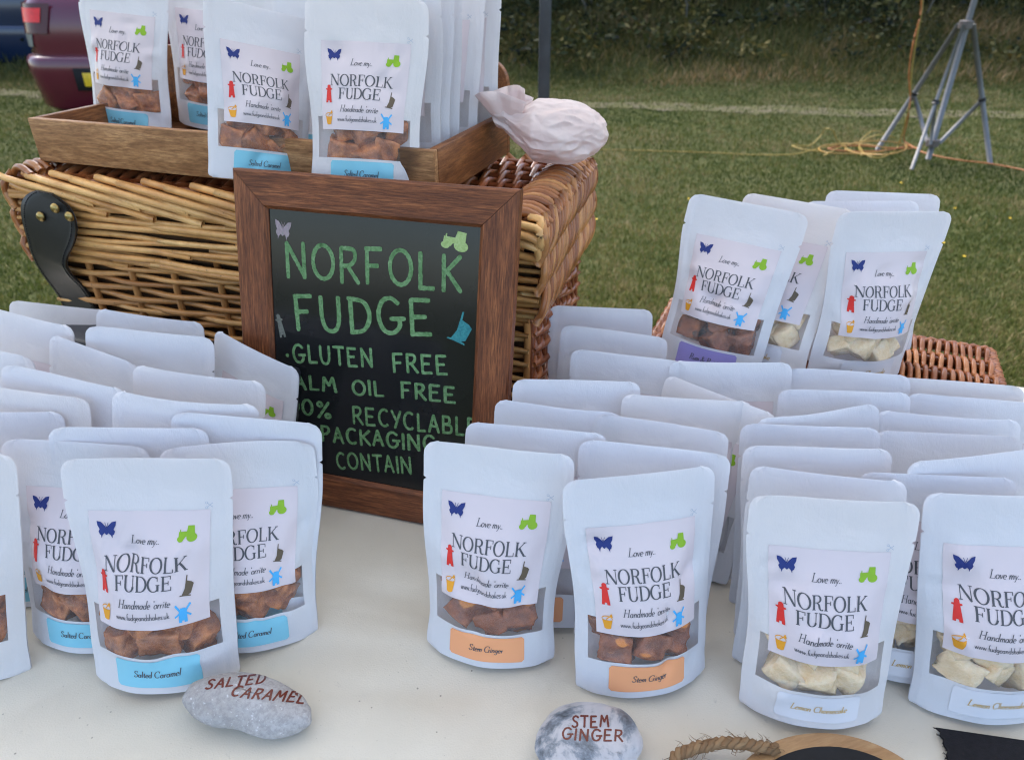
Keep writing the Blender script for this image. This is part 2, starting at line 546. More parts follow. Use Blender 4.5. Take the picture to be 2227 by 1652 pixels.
def poly2d(pts, maxe=0.12):
    """a filled outline in the unit box, cut fine enough to bend over a curved surface"""
    bm = bmesh.new()
    vs = [bm.verts.new((p[0], p[1], 0)) for p in pts]
    es = [bm.edges.new((vs[i], vs[(i + 1) % len(vs)])) for i in range(len(vs))]
    bmesh.ops.triangle_fill(bm, use_beauty=True, use_dissolve=False, edges=es)
    for _ in range(4):
        le = [e for e in bm.edges if e.calc_length() > maxe]
        if not le: break
        bmesh.ops.subdivide_edges(bm, edges=le, cuts=1, use_grid_fill=False)
        bmesh.ops.triangulate(bm, faces=bm.faces[:])
    bm.verts.index_update()
    v = np.array([(q.co.x, q.co.y) for q in bm.verts])
    f = []
    for fa in bm.faces:
        idx = [q.index for q in fa.verts]
        if fa.normal.z < 0: idx.reverse()
        f.append(tuple(idx))
    bm.free()
    return v, f


def line2d(pts, w):
    return ribbon(resample(pts, .1), w)


def circ(cx, cy, r, n=14, ry=None):
    return [(cx + r * math.cos(2 * math.pi * k / n), cy + (ry or r) * math.sin(2 * math.pi * k / n)) for k in range(n)]


_bw = [(0, .08), (.07, .2), (.28, .44), (.5, .5), (.47, .25), (.36, .02), (.42, -.1), (.36, -.28), (.29, -.32), (.27, -.5), (.21, -.32), (.1, -.2), (.04, -.28), (0, -.3)]
ICON = {
    'butterfly': [poly2d(_bw + [(-x, y) for x, y in _bw[-2:0:-1]]), line2d([(0, .1), (.09, .42)], .025), line2d([(0, .1), (-.09, .42)], .025)],
    'tractor': [poly2d(circ(.24, -.2, .27)), poly2d(circ(-.34, -.3, .17)), poly2d([(-.44, .12), (-.02, .15), (.03, .5), (.36, .5), (.38, .0), (.1, -.1), (-.08, -.16), (-.14, -.3), (-.44, -.2)]), line2d([(-.36, .1), (-.36, .26)], .05)],
    'lighthouse': [poly2d([(-.5, -.5), (-.16, -.5), (-.14, -.39), (.12, -.39), (.14, -.5), (.5, -.5), (.32, .2), (.55, .23), (.55, .29), (.3, .3), (.27, .44), (.1, .5), (-.1, .5), (-.27, .44), (-.3, .3), (-.55, .29), (-.55, .23), (-.32, .2)], .3)],
    'deckchair': [poly2d([(-.05, .5), (.02, .5), (.0, .25), (.3, .16), (.45, .06), (.28, -.36), (.05, -.43), (-.24, -.40), (-.36, -.42), (-.14, -.1)], .25), poly2d([(-.5, -.42), (-.2, -.44), (.28, -.5), (.25, -.44), (-.1, -.38), (-.46, -.38)], .25)],
    'bucket': [poly2d([(-.42, .12), (-.2, .05), (.2, .05), (.42, .12), (.26, -.46), (.1, -.5), (-.1, -.5), (-.24, -.46)], .3), ribbon(arc(0, .14, .42, .17, 0, 180, 12), .05), line2d([(-.08, .1), (.3, .36)], .06), poly2d([(.22, .38), (.36, .5), (.46, .30), (.34, .26)], .3)],
    'windmill': [poly2d([(-.27, -.5), (-.07, -.5), (-.07, -.39), (.07, -.39), (.07, -.5), (.27, -.5), (.24, .18), (.14, .32), (-.14, .32), (-.24, .18)], .25), line2d([(-.18, .16), (-.46, .5)], .12), line2d([(.18, .16), (.46, .5)], .12), line2d([(-.2, .02), (-.5, -.16)], .1), line2d([(.2, .02), (.5, -.16)], .1)],
}
PW_M, PHT = 0.130, 0.196        # pouch: flat width, height
HWF = PW_M / 2
LB_W, LB_H, LB_Z0 = 0.0950, 0.0895, 0.0640   # label: size and its lower edge above the base


def build_label_print():
    out = []  # (verts in metres: s across, h up), faces, mat index
    def lx(x): return (x - .5) * LB_W
    def lh(y): return LB_Z0 + (1 - y) * LB_H
    def text(s, cx, ybase, cap, slant=0, mat=1, T=.125, t=.042, width=None, gap=0.0):
        st, w = layout_serif(s, cap, slant, T, t, gap)
        k = 1.0 if width is None else width / w
        for v, f in st:
            v = v.copy(); v[:, 0] = v[:, 0] * k - w * k / 2 + lx(cx); v[:, 1] += lh(ybase)
            out.append((v, f, mat))
    text('NORFOLK', .475, .505, .0112, T=.14, t=.052, width=.0680)
    text('FUDGE', .465, .655, .0112, T=.14, t=.052, width=.0480)
    text('Love my..', .47, .275, .0066, .24, T=.10, t=.055, width=.0240)
    text("Handmade 'orrite", .47, .80, .0066, .24, T=.10, t=.055, width=.0440)
    text('www.fudgeandshakes.uk', .455, .905, .0053, 0, T=.10, t=.06, width=.0455)
    for nm, cx, cy, w, h, m in (('butterfly', .15, .16, .0155, .0130, 2), ('tractor', .82, .20, .0150, .0125, 3), ('lighthouse', .10, .60, .0070, .0180, 4),
                                ('deckchair', .83, .645, .0105, .0170, 5), ('bucket', .10, .865, .0105, .0145, 6), ('windmill', .80, .885, .0120, .0150, 7)):
        for v, f in ICON[nm]:
            v = np.array(v) * np.array([w, h]) + np.array([lx(cx), lh(cy)])
            out.append((v, f, m))
    return out


LABEL_PRINT = build_label_print()
FLAV_TEXT = {'caramel': 'Salted Caramel', 'ginger': 'Stem Ginger', 'lemon': 'Lemon Cheesecake', 'raisin': 'Rum & Raisin', 'vanilla': ''}
ST_W, ST_H, ST_Z0 = 0.0740, 0.0265, 0.0065


def build_sticker_print(fl):
    out = []
    if FLAV_TEXT[fl]:
        st, w = layout_serif(FLAV_TEXT[fl], .0066, .22, .125, .065)
        for v, f in st:
            v = v.copy(); v[:, 0] -= w / 2; v[:, 1] += ST_Z0 + ST_H * .40
            out.append((v, f, 1))
    return out


STICK_PRINT = {k: build_sticker_print(k) for k in FLAV_TEXT}

# ------------------------------------------------------------------ pouches
WIN_V0, WIN_V1, WIN_U = 0.182, 0.395, 0.84


def sstep(a, b, x):
    t = np.clip((x - a) / (b - a), 0, 1)
    return t * t * (3 - 2 * t)


class PouchShape:
    def __init__(self, seed, tf=0.031, tb=0.016, bend=0.0, twist=0.0, wave=0.0, squash=0.0, curl=0.0):
        r = np.random.default_rng(seed)
        self.tf, self.tb, self.bend, self.twist, self.wave, self.curl = tf, tb, bend, twist, wave, curl
        self.full = tf / 0.029
        self.ph = r.random() * 6
        self.bow = r.uniform(-.004, .005); self.rip = r.uniform(.0002, .0012); self.rf = r.uniform(2, 5)
        if wave == 0: self.wave = r.uniform(-.0035, .0035)
        self.twist += r.uniform(-.003, .003)
        self.d = []
        for _ in range(11):
            sgn = -1 if r.random() < .6 else 1
            self.d.append((r.uniform(-.85, .85), r.uniform(.12, .74), r.uniform(.07, .24), r.uniform(.022, .085), r.uniform(-1.3, 1.3), sgn * r.uniform(.0018, .0058) * min(1, self.full)))
        for s in (-1, 1):   # the dents that pull in beside the filled part
            self.d.append((s * r.uniform(.62, .80), r.uniform(.46, .62), .13, .10, s * .5, -r.uniform(.002, .005) * min(1, self.full)))

    def hw(self, v):
        k = min(1.0, self.full)
        return HWF - k * (0.0075 * (1 - sstep(.30, .82, v)) - 0.0014 * (1 - sstep(0, .20, v)))

    def P(self, u, v, side=1, off=0.0):
        u, v = np.asarray(u, float), np.asarray(v, float)
        h = v * PHT
        hw = self.hw(v)
        rt, rb = .0115, .0055
        dz = np.clip(h - (PHT - rt), 0, rt)
        e = rt - np.sqrt(np.maximum(rt * rt - dz * dz, 0))
        dz = np.clip(rb - h, 0, rb)
        e = e + rb - np.sqrt(np.maximum(rb * rb - dz * dz, 0))
        e = e + .0028 * np.clip(1 - np.abs(h - .1620) / .0018, 0, 1)
        x = u * (hw - e * np.clip((np.abs(u) - .75) / .25, 0, 1))
        uu = np.clip(np.abs(u) / .985, 0, 1)
        prof = np.cos(uu * math.pi / 2) ** (1.0 - .22 * (1 - v))
        x = x + .0016 * np.sin(v * 7 + self.ph + np.sign(u)) * np.abs(u) ** 3 * min(1, self.full) * sstep(.05, .2, v) * (1 - sstep(.7, .95, v))
        if side > 0:
            T = self.tf * (1 - sstep(.36, .90, v)) * (.80 + .20 * sstep(0, .28, v))
            T = T + .0005
            w = np.zeros_like(u)
            env = np.clip(1 - uu ** 4, 0, 1)
            for (a, b, su, svv, sh, am) in self.d:
                du = (u - a) - sh * (v - b) * 1.6
                w = w + am * np.exp(-(du / su) ** 2 - ((v - b) / svv) ** 2)
            w = w + .00035 * np.sin(9 * u + 14 * v + self.ph) * (v < .84)
            y = -T * prof - w * env
        else:
            T = self.tb * (1 - sstep(.36, .90, v)) + .0003
            y = T * prof
        y = y - off
        y = y + self.bend * v ** 2 + self.twist * u * v + self.wave * np.sin(2.2 * u + self.ph) * sstep(.55, 1, v) + self.curl * sstep(.75, 1.0, v) * (u * .5 + .5) ** 2
        y = y + self.bow * u ** 2 * sstep(.45, 1, v) + self.rip * np.sin(self.rf * u + self.ph * 2) * sstep(.6, 1, v) - .0007 * sstep(.87, .90, np.abs(u)) * (1 if side > 0 else -1)
        z = h + 0
        return np.stack([x, y, z], -1)

    def Pn(self, u, v, off):
        """front surface pushed out along its normal"""
        e = 1e-3
        p = self.P(u, v)
        a = self.P(u + e, v) - self.P(u - e, v)
        b = self.P(u, v + e) - self.P(u, v - e)
        n = np.cross(a, b)
        n /= np.maximum(np.linalg.norm(n, axis=-1, keepdims=True), 1e-12)
        return p + n * np.asarray(off)[..., None] if np.ndim(off) else p + n * off


def gridfaces(nu, nv, skip=None, flip=False):
    f = []
    for j in range(nv - 1):
        for i in range(nu - 1):
            if skip and skip(i, j): continue
            q = (j * nu + i, j * nu + i + 1, (j + 1) * nu + i + 1, (j + 1) * nu + i)
            f.append(q[::-1] if flip else q)
    return f


def fudge_chunk(sh, cx, cz, size, rng, tb):
    bm = bmesh.new()
    bmesh.ops.create_cube(bm, size=1.0)
    bmesh.ops.subdivide_edges(bm, edges=bm.edges[:], cuts=7, use_grid_fill=True)
    rot = Matrix.Rotation(rng.uniform(-.8, .8), 3, 'X') @ Matrix.Rotation(rng.uniform(-.8, .8), 3, 'Y') @ Matrix.Rotation(rng.uniform(0, 3.1), 3, 'Z')
    sx, sy, sz = size * rng.uniform(.85, 1.2), size * rng.uniform(.85, 1.15), size * rng.uniform(.75, 1.05)
    off = Vector((rng.uniform(0, 50), rng.uniform(0, 50), rng.uniform(0, 50)))
    for v in bm.verts:
        c = v.co.copy()
        m = max(abs(c.x), abs(c.y), abs(c.z))
        ln = c.length
        c = c * (1 - .05 * max(0, (ln / .5 - 1.0) / .732))
        c = Vector((c.x * sx, c.y * sy, c.z * sz))
        nn = noise.fractal(c * 120 + off, 1.0, 2.0, 4)
        n2 = noise.noise(c * 45 + off)
        n3 = noise.noise(c * 210 + off)
        c = c * (1 + .075 * nn + .11 * n2 + .05 * n3)
        fr = noise.noise(c * 60 + off * 2)
        if fr > .22: c = c * (1 - .55 * (fr - .22))      # a broken corner
        v.co = rot @ c
    co = np.array([tuple(v.co) for v in bm.verts])
    fs = [[v.index for v in f.verts] for f in bm.faces]
    bm.free()
    # sit it against the window, then press it flat where it touches the film
    vv = np.clip((co[:, 2] + cz) / PHT, 0.01, .95)
    u = np.clip((co[:, 0] + cx) / sh.hw(vv), -.88, .88)
    ys = sh.P(u, vv)[:, 1]
    y0 = ys.min()
    co[:, 0] += cx; co[:, 2] += cz
    depth = rng.uniform(.95, 1.5) * size * .5
    co[:, 1] += np.median(ys) + depth
    co[:, 1] = np.maximum(co[:, 1], ys + .0012)
    lim = .80 * sh.hw(vv)
    co[:, 0] = np.clip(co[:, 0], -lim, lim)
    co[:, 2] = np.maximum(co[:, 2], .004)
    return co, fs


POUCHES = []


def make_pouch(fl, loc, rot, label, group, seed, tf=.029, tb=.012, fine=True, fudge=True, detail=True, layout=None, scale=1.0, **kw):
    sh = PouchShape(seed, tf, tb, **kw)
    rng = random.Random(seed * 7 + 1)
    root = empty('fudge_pouch', loc, rot)
    root.scale = (scale,) * 3
    tag(root, label, 'fudge pouch', group)
    nu, nv = (30, 44) if fine else (20, 28)
    ul = sorted(set(np.round(np.concatenate([np.linspace(-1, 1, nu), [-WIN_U, WIN_U, -.9, .9]]), 4)))
    vl = np.concatenate([np.linspace(0, 1, nv), [WIN_V0, WIN_V1, .01, .02, .035, .96, .975, .99], np.array([.1602, .1620, .1638]) / PHT])
    vl = sorted(set(np.round(vl, 4)))
    U, V = np.meshgrid(ul, vl)
    nu, nv = len(ul), len(vl)
    def inwin(i, j):
        return vl[j] >= WIN_V0 - 1e-4 and vl[j + 1] <= WIN_V1 + 1e-4 and ul[i] >= -WIN_U - 1e-4 and ul[i + 1] <= WIN_U + 1e-4
    mb = MB()
    mb.add(sh.P(U, V), gridfaces(nu, nv, inwin))
    mb.add(sh.P(U, V, -1), gridfaces(nu, nv, None, True))
    # the base between the two sheets
    ub = np.array(ul)
    a, b = sh.P(ub, np.zeros(nu)), sh.P(ub, np.zeros(nu), -1)
    m = (a + b) / 2; m[:, 2] = .009 * np.cos(np.clip(np.abs(ub), 0, 1) * math.pi / 2)
    mb.add(np.concatenate([a, m, b]), gridfaces(nu, 3, None, True))
    mats = [M_paper, M_scis]
    if detail:
        sx, sz, k = .047, .157, .0022
        for pts in ([(-1, -.8), (1, .8)], [(-1, .8), (1, -.8)]):
            v, f = ribbon(resample(np.array(pts) * k, .0008), .0005)
            mb.add(sh.Pn((v[:, 0] + sx) / HWF, (v[:, 1] + sz) / PHT, .0003), f, 1)
        for c in (-.8, .8):
            v, f = ribbon(arc(-1.15 * k + sx, c * k * 1.1 + sz, .0010, .0009, 0, 360, 8), .0004)
            mb.add(sh.Pn(v[:, 0] / HWF, v[:, 1] / PHT, .00033), f, 1)
    mb.build('pouch_body', mats, root)
    # window
    uw = np.linspace(-WIN_U, WIN_U, 22); vw = np.linspace(WIN_V0, WIN_V1, 12)
    U, V = np.meshgrid(uw, vw)
    w = MB(); w.add(sh.P(U, V), gridfaces(22, 12))
    w.build('window', M_film, root)
    # label with its print
    lab = MB()
    us = np.linspace(-LB_W / 2, LB_W / 2, 30) / HWF
    vs = np.linspace(LB_Z0, LB_Z0 + LB_H, 30) / PHT
    U, V = np.meshgrid(us, vs)
    lab.add(sh.Pn(U, V, .0005), gridfaces(30, 30))
    for k, (v, f, m) in enumerate(LABEL_PRINT):
        lab.add(sh.Pn(v[:, 0] / HWF, v[:, 1] / PHT, .0008 + (k % 14) * .000012), f, m)
    lab.build('label', PRINT_MATS, root)
    # flavour sticker, rounded corners
    st = MB()
    n = 26; vs = np.linspace(0, 1, 12)
    rows = []
    r = .0022
    for q in vs:
        h = q * ST_H
        e = r - math.sqrt(max(0, r * r - max(0, r - h, h - (ST_H - r)) ** 2))
        rows.append(np.stack([np.linspace(-ST_W / 2 + e, ST_W / 2 - e, n), np.full(n, ST_Z0 + h)], 1))
    g = np.concatenate(rows)
    st.add(sh.Pn(g[:, 0] / HWF, g[:, 1] / PHT, .0005), gridfaces(n, 12))
    for k, (v, f, m) in enumerate(STICK_PRINT[fl]):
        st.add(sh.Pn(v[:, 0] / HWF, v[:, 1] / PHT, .0008 + (k % 14) * .000012), f, 1)
    st.build('flavour_sticker', [STICK[fl], M_gold if fl == 'lemon' else M_ink], root)
    if fudge:
        spots = [((x + rng.uniform(-.003, .003)) * .84, z + rng.uniform(-.003, .003), s) for x, z, s in rng.choice([
            [(-.026, .045, .029), (.006, .043, .026), (.033, .047, .028), (-.030, .071, .028), (.004, .069, .031), (.036, .072, .026)],
            [(-.028, .043, .029), (.003, .046, .026), (.030, .043, .029), (-.036, .068, .023), (-.010, .070, .029), (.022, .068, .030)],
            [(-.036, .044, .023), (-.012, .046, .029), (.016, .041, .025), (.036, .046, .027), (-.026, .070, .028), (.003, .068, .026), (.030, .071, .028)]])]
        for (cx, cz, s) in spots:
            co, fs = fudge_chunk(sh, cx + rng.uniform(-.004, .004), cz + rng.uniform(-.004, .004), s * 1.02, rng, tb)
            c = MB(); c.add(co, fs)
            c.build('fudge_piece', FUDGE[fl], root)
    POUCHES.append(root)
    return root


def pouch_at(fl, p1, p2, label, group, base=TABLE, lean=15.0, roll=None, yaw=None, top=None, seed=None, scale=None, **kw):
    """stand a pouch so that its top edge runs from p1 to p2 (picture positions)"""
    th = R(lean)
    sc = scale or 1.0
    for _ in range(4):
        H = PHT * sc * math.cos(th) if top is None else top
        a, b = at(*p1, base + H), at(*p2, base + H)
        if scale is None: sc = min(1.12, max(.95, np.linalg.norm(b - a) / PW_M))
    yw = math.atan2(b[1] - a[1], b[0] - a[0]) if yaw is None else R(yaw)
    mid = (a + b) / 2
    s = PHT * sc * math.sin(th)
    if roll is None: roll = -mid[0] * 8.0
    q = PHT * sc * math.cos(th) * math.sin(R(roll))
    loc = (mid[0] + math.sin(yw) * s - math.cos(yw) * q, mid[1] - math.cos(yw) * s - math.sin(yw) * q, base + 0.0006)
    if seed is None: seed = len(POUCHES) + 11
    return make_pouch(fl, loc, (-th, R(roll), yw), label, group, seed, scale=sc, **kw)


GL, GM, GR = 'white salted caramel pouches on the left of the table', 'white stem ginger pouches in the middle of the table', 'white lemon cheesecake pouches on the right of the table'
back = dict(tf=.012, tb=.010, fine=False, fudge=False, detail=False)
mid_ = dict(tf=.020, tb=.010)
# left group, back to front
pouch_at('caramel', (22, 660), (230, 668), 'white pouch at the very back left, its top against the hanging black strap', GL, **back)
pouch_at('caramel', (200, 674), (438, 692), 'white pouch rear right of the left group, its top just below the hamper front', GL, **back)
pouch_at('caramel', (-85, 660), (158, 708), 'white pouch cut by the left picture edge, sloping top, second row from the back', GL, twist=.004, **back)
pouch_at('caramel', (187, 709), (462, 724), 'white pouch before the rear right pouch, its top reaching to the tilted one', GL, **back)
pouch_at('caramel', (460, 728), (648, 792), 'white pouch turned and tilted against the chalkboard frame, bit of pink label and tractor showing', GL, lean=9, roll=6, **dict(back, tf=.016))
pouch_at('caramel', (95, 731), (312, 777), 'white pouch with steeply sloping top edge, fourth from the back in the left group', GL, twist=-.004, **back)
pouch_at('caramel', (-190, 738), (79, 762), 'white pouch cut by the left picture edge beside the steeply sloping one', GL, **back)
pouch_at('caramel', (3, 791), (266, 835), 'white pouch with a long sloping top, in the middle rows at the far left', GL, twist=.003, **back)
pouch_at('caramel', (283, 790), (566, 822), 'white pouch with straight top edge in front of the pouch tilted at the chalkboard', GL, **back)
pouch_at('caramel', (-100, 834), (194, 852), 'white pouch cut by the left edge, faint scissors mark near its top right corner', GL, **dict(back, detail=True))
pouch_at('caramel', (234, 851), (556, 872), 'creamy white pouch with a softly curved top in the middle rows of the left group', GL, wave=.006, **back)
pouch_at('caramel', (378, 890), (697, 914), 'white pouch whose right edge overlaps the chalkboard, dark tear notch showing', GL, **dict(mid_, fudge=False))
pouch_at('caramel', (-190, 902), (132, 889), 'white pouch cut by the left edge, top rising towards the level topped pouch', GL, **back)
pouch_at('caramel', (104, 931), (450, 921), 'white pouch with level top just behind the two labelled left pouches', GL, **back)
pouch_at('caramel', (350, 984), (684, 946), 'white salted caramel pouch half hidden behind the front one, to its right, pale blue sticker', GL, wave=.004, tf=.027, roll=4.5)
pouch_at('caramel', (5, 962), (327, 963), 'white salted caramel pouch half hidden behind the front one, to its left, crumpled label', GL, tf=.029)
pouch_at('caramel', (-330, 965), (26, 972), 'white pouch cut by the left picture edge in the front row, no label in view', GL, tf=.029)
pouch_at('caramel', (125, 1003), (498, 986), 'frontmost white salted caramel pouch on the table, whole label and blue sticker in view', GL, seed=5)
# middle group
pouch_at('ginger', (1193, 666), (1419, 676), 'greyish white pouch at the back of the middle group beside the side of the hamper', GM, **back)
pouch_at('ginger', (1226, 704), (1449, 738), 'white pouch second from the back in the middle group, in front of the greyish one', GM, **back)
pouch_at('ginger', (1244, 757), (1490, 788), 'white pouch third from the back in the middle group, notched at its left', GM, **back)
pouch_at('ginger', (1115, 823), (1394, 836), 'white pouch with level top beside the lower right of the chalkboard frame', GM, **back)
pouch_at('ginger', (1450, 812), (1687, 907), 'white pouch turned sideways, steep sloping top between middle and right groups', GM, **back)
pouch_at('ginger', (1352, 856), (1640, 882), 'white pouch in front of the sideways turned one, straight plain top', GM, **back)
pouch_at('ginger', (1075, 869), (1355, 902), 'white pouch overlapping the lower right corner of the chalkboard, third from the front', GM, **back)
pouch_at('ginger', (1300, 897), (1579, 943), 'white pouch with sloping top two behind the right stem ginger pouch', GM, **back)
pouch_at('ginger', (1012, 918), (1322, 947), 'white pouch directly behind the front left stem ginger pouch', GM, **back)
pouch_at('ginger', (1258, 958), (1587, 987), 'white pouch directly behind the front right stem ginger pouch, orange sticker corner showing', GM, **dict(mid_, fudge=True))
pouch_at('ginger', (919, 961), (1250, 992), 'white stem ginger pouch at the front left of its group, overlapping the chalkboard bottom', GM, seed=8)
pouch_at('ginger', (1222, 1046), (1557, 1018), 'frontmost white stem ginger pouch, orange sticker, behind the stem ginger pebble', GM, seed=21)
# right group
pouch_at('lemon', (1456, 784), (1725, 797), 'white pouch below the lilac stickered one, at the back left of the right group', GR, **back)
pouch_at('lemon', (1723, 794), (1962, 822), 'white pouch at the back of the right group below the cream fudge pouch', GR, **back)
pouch_at('lemon', (1946, 813), (2206, 844), 'white pouch at the back right corner, in front of the small wicker basket', GR, **back)
pouch_at('lemon', (1693, 841), (1980, 860), 'white pouch with level top and small notch, right group second row from back', GR, **back)
pouch_at('lemon', (1979, 846), (2280, 888), 'white pouch cut by the right picture edge in the second row from the back', GR, **back)
pouch_at('lemon', (1640, 902), (1918, 888), 'white pouch with a curling wavy top edge in the third row of the right group', GR, wave=.007, **back)
pouch_at('lemon', (1910, 889), (2221, 922), 'white pouch right of the wavy topped one, plain straight top', GR, **back)
pouch_at('lemon', (1612, 916), (1916, 938), 'white pouch in front of the wavy topped one, left column of the right group', GR, **back)
pouch_at('lemon', (1910, 933), (2216, 954), 'white pouch in the right column, fourth from the front, small notch at its right', GR, **back)
pouch_at('lemon', (1617, 966), (1943, 987), 'white pouch in the left column of the right group, two behind the front lemon pouch', GR, **dict(mid_, fudge=False))
pouch_at('lemon', (1976, 996), (2300, 976), 'white pouch cut by the right edge, top rising to the right', GR, **back)
pouch_at('lemon', (1872, 1018), (2212, 1050), 'white lemon cheesecake pouch seen in the gap between the two front lemon pouches', GR, tf=.024)
pouch_at('lemon', (1634, 1010), (1980, 1062), 'white pouch with a drooping top edge directly behind the front lemon cheesecake pouch', GR, curl=.010, tf=.018, tb=.01, fudge=False)
pouch_at('lemon', (2015, 1068), (2388, 1090), 'white lemon cheesecake pouch cut by the right picture edge, behind the black card', GR, seed=33)
pouch_at('lemon', (1631, 1071), (2002, 1102), 'white lemon cheesecake pouch at the front of the right group, whole label in view', GR, seed=14)

# ------------------------------------------------------------------ materials for the rest
M_cloth = None


def mat_cloth():
    b = NB('table_cloth')
    v = b.coords()
    f = b.noise(v, 5, 5, 0.6)
    col = b.ramp(f, [(0.3, (0.63, 0.585, 0.50)), (0.7, (0.70, 0.655, 0.57))])
    g = b.noise(v, 55, 5, 0.7)
    col = b.mix(b.ramp(g, [(0.66, (0, 0, 0)), (0.76, (0.45,) * 3)]), col, (0.33, 0.31, 0.28))
    k = b.noise(v, 420, 2, 0.5)
    col = b.mix(b.ramp(k, [(0.74, (0, 0, 0)), (0.80, (0.5,) * 3)]), col, (0.22, 0.2, 0.18))
    vo = b.n('ShaderNodeTexVoronoi'); vo.inputs['Scale'].default_value = 70; b.l(v, vo.inputs['Vector'])
    msk = b.noise(v, 4.0, 2)
    sp = b.mix(b.ramp(msk, [(0.48, (0, 0, 0)), (0.60, (1, 1, 1))]), (0, 0, 0), b.ramp(vo.outputs['Distance'], [(0.04, (.8,) * 3), (0.075, (0, 0, 0))]))
    col = b.mix(sp, col, (0.16, 0.14, 0.12))
    b.set(col, 0.42, 0.4)
    h = b.noise(b.coords((1, 1.3, 1)), 6, 1.5, 0.4, 0.8)
    wv = b.noise(v, 700, 2, 0.5)
    b.bump(b.mix(0.02, h, wv), 0.8, 0.014)
    return b.mat


M_cloth = mat_cloth()
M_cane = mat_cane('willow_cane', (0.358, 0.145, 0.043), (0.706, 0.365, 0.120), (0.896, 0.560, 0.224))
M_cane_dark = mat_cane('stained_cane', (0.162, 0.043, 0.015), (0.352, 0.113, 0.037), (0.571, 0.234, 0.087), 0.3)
M_inner_shade = plain('inner_shade', (0.070, 0.036, 0.017), 0.9, 0.1)  # dark brown stands for the shade inside the wicker
M_strap = plain('black_leather', (0.012, 0.012, 0.014), 0.42, 0.5, var=0.15, scale=60, bump=0.25, bdist=0.0006)
M_thread = plain('black_thread', (0.02, 0.02, 0.022), 0.8, 0.2)
M_brass = plain('aged_brass', (0.36, 0.27, 0.11), 0.32, 0.5, 1.0, var=0.3, scale=120, bump=0.3)
M_crate = mat_wood('crate_wood', (0.123, 0.050, 0.019), (0.403, 0.205, 0.086), (0.605, 0.350, 0.163), (1.4, 10, 10), 8.0, 0.6, .6, knots=True)
M_crate_d = mat_wood('crate_wood_dark', (0.078, 0.025, 0.009), (0.246, 0.095, 0.032), (0.403, 0.175, 0.065), (9, 1.0, 9), 9.0, 0.5, .6)
M_frame_h = mat_wood('frame_wood_flat', (0.065, 0.018, 0.008), (0.240, 0.078, 0.029), (0.423, 0.155, 0.059), (1, 16, 16), 9.0, 0.42, .75)
M_frame_v = mat_wood('frame_wood_upright', (0.065, 0.018, 0.008), (0.240, 0.078, 0.029), (0.423, 0.155, 0.059), (16, 16, 1), 9.0, 0.42, .75)
M_board = plain('chalkboard_black', (0.010, 0.011, 0.0125), 0.12, 0.42, var=0.3, scale=8)


def mat_chalk(name, a, c, dark):
    b = NB(name)
    f = b.noise(b.coords((1, 1, 1)), 190, 6, 0.8, 1.4)
    b.set(b.ramp(f, [(0.30, dark), (0.48, a), (0.72, c)]), 0.75, 0.2)
    return b.mat


M_chalk = mat_chalk('chalk_green', (0.12, 0.25, 0.105), (0.27, 0.42, 0.24), (0.03, 0.075, 0.03))
M_chalk_y = mat_chalk('chalk_yellow', (0.36, 0.50, 0.20), (0.50, 0.62, 0.33), (0.18, 0.30, 0.10))
M_chalk_p = mat_chalk('chalk_pink', (0.33, 0.25, 0.30), (0.45, 0.42, 0.42), (0.18, 0.30, 0.22))
M_chalk_g = mat_chalk('chalk_grey', (0.13, 0.14, 0.12), (0.2, 0.2, 0.18), (0.08, 0.085, 0.08))
M_chalk_t = mat_chalk('chalk_teal', (0.035, 0.20, 0.24), (0.08, 0.36, 0.34), (0.02, 0.11, 0.13))

# ------------------------------------------------------------------ table and cloth
TY = R(-14)
tu, tv = np.array([math.cos(TY), math.sin(TY)]), np.array([-math.sin(TY), math.cos(TY)])
def tpos(u, v, z): return np.array([*(tu * u + tv * v), z])
U0, U1, V0, V1 = -1.05, 0.85, 0.14, 1.075
tb = empty('folding_table', (*tpos((U0 + U1) / 2, (V0 + V1) / 2, 0)[:2], 0), (0, 0, TY))
tag(tb, 'long folding table under the cream tablecloth, carrying all the pouches', 'table')
hu, hv = (U1 - U0) / 2, (V1 - V0) / 2
m = MB(); m.box((-hu + .01, -hv + .01, .705), (hu - .01, hv - .01, .742))
bevel(m.build('tabletop', plain('table_grey', (.5, .5, .49), .5), tb), .004)
for sx in (-1, 1):
    for sy in (-1, 1):
        m = MB(); m.tube([(sx * (hu - .12), sy * (hv - .08), .704), (sx * (hu - .10), sy * (hv - .06), .0)], .014, 8)
        m.build('leg', plain('leg_grey', (.22, .22, .23), .4), tb)

nx, ny = 150, 90
us = np.concatenate([[U0 - .012] * 1, np.linspace(U0, U1, nx), [U1 + .012]])
vs = np.concatenate([[V0 - .012], np.linspace(V0, V1, ny), [V1 + .012]])
GU, GV = np.meshgrid(us, vs)
Z = np.full(GU.shape, TABLE)
rg = np.random.default_rng(4)
for (a, b, ang, wd, am) in [(-.16, .47, .15, .016, .0045), (.10, .42, -.35, .018, .0042), (.0, .36, .75, .014, .0036), (-.12, .50, .35, .012, .003), (-.05, .44, -.9, .010, .0028), (.16, .36, .55, .012, .0026), (-.2, .38, -.2, .010, .0024), (.08, .50, 1.0, .010, .003),(-.25, .45, .5, .03, .0016), (.02, .40, -.6, .022, .0018), (.25, .47, .2, .035, .0014), (-.1, .55, 1.2, .02, .0012), (.05, .62, -.25, .02, .0016), (-.4, .35, -.4, .03, .0015), (.33, .33, .9, .025, .0014)]:
    d = (GU - a) * math.sin(ang) + (GV - b) * math.cos(ang)
    al = (GU - a) * math.cos(ang) - (GV - b) * math.sin(ang)
    Z -= am * np.exp(-(d / wd) ** 2 - (al / .16) ** 2)
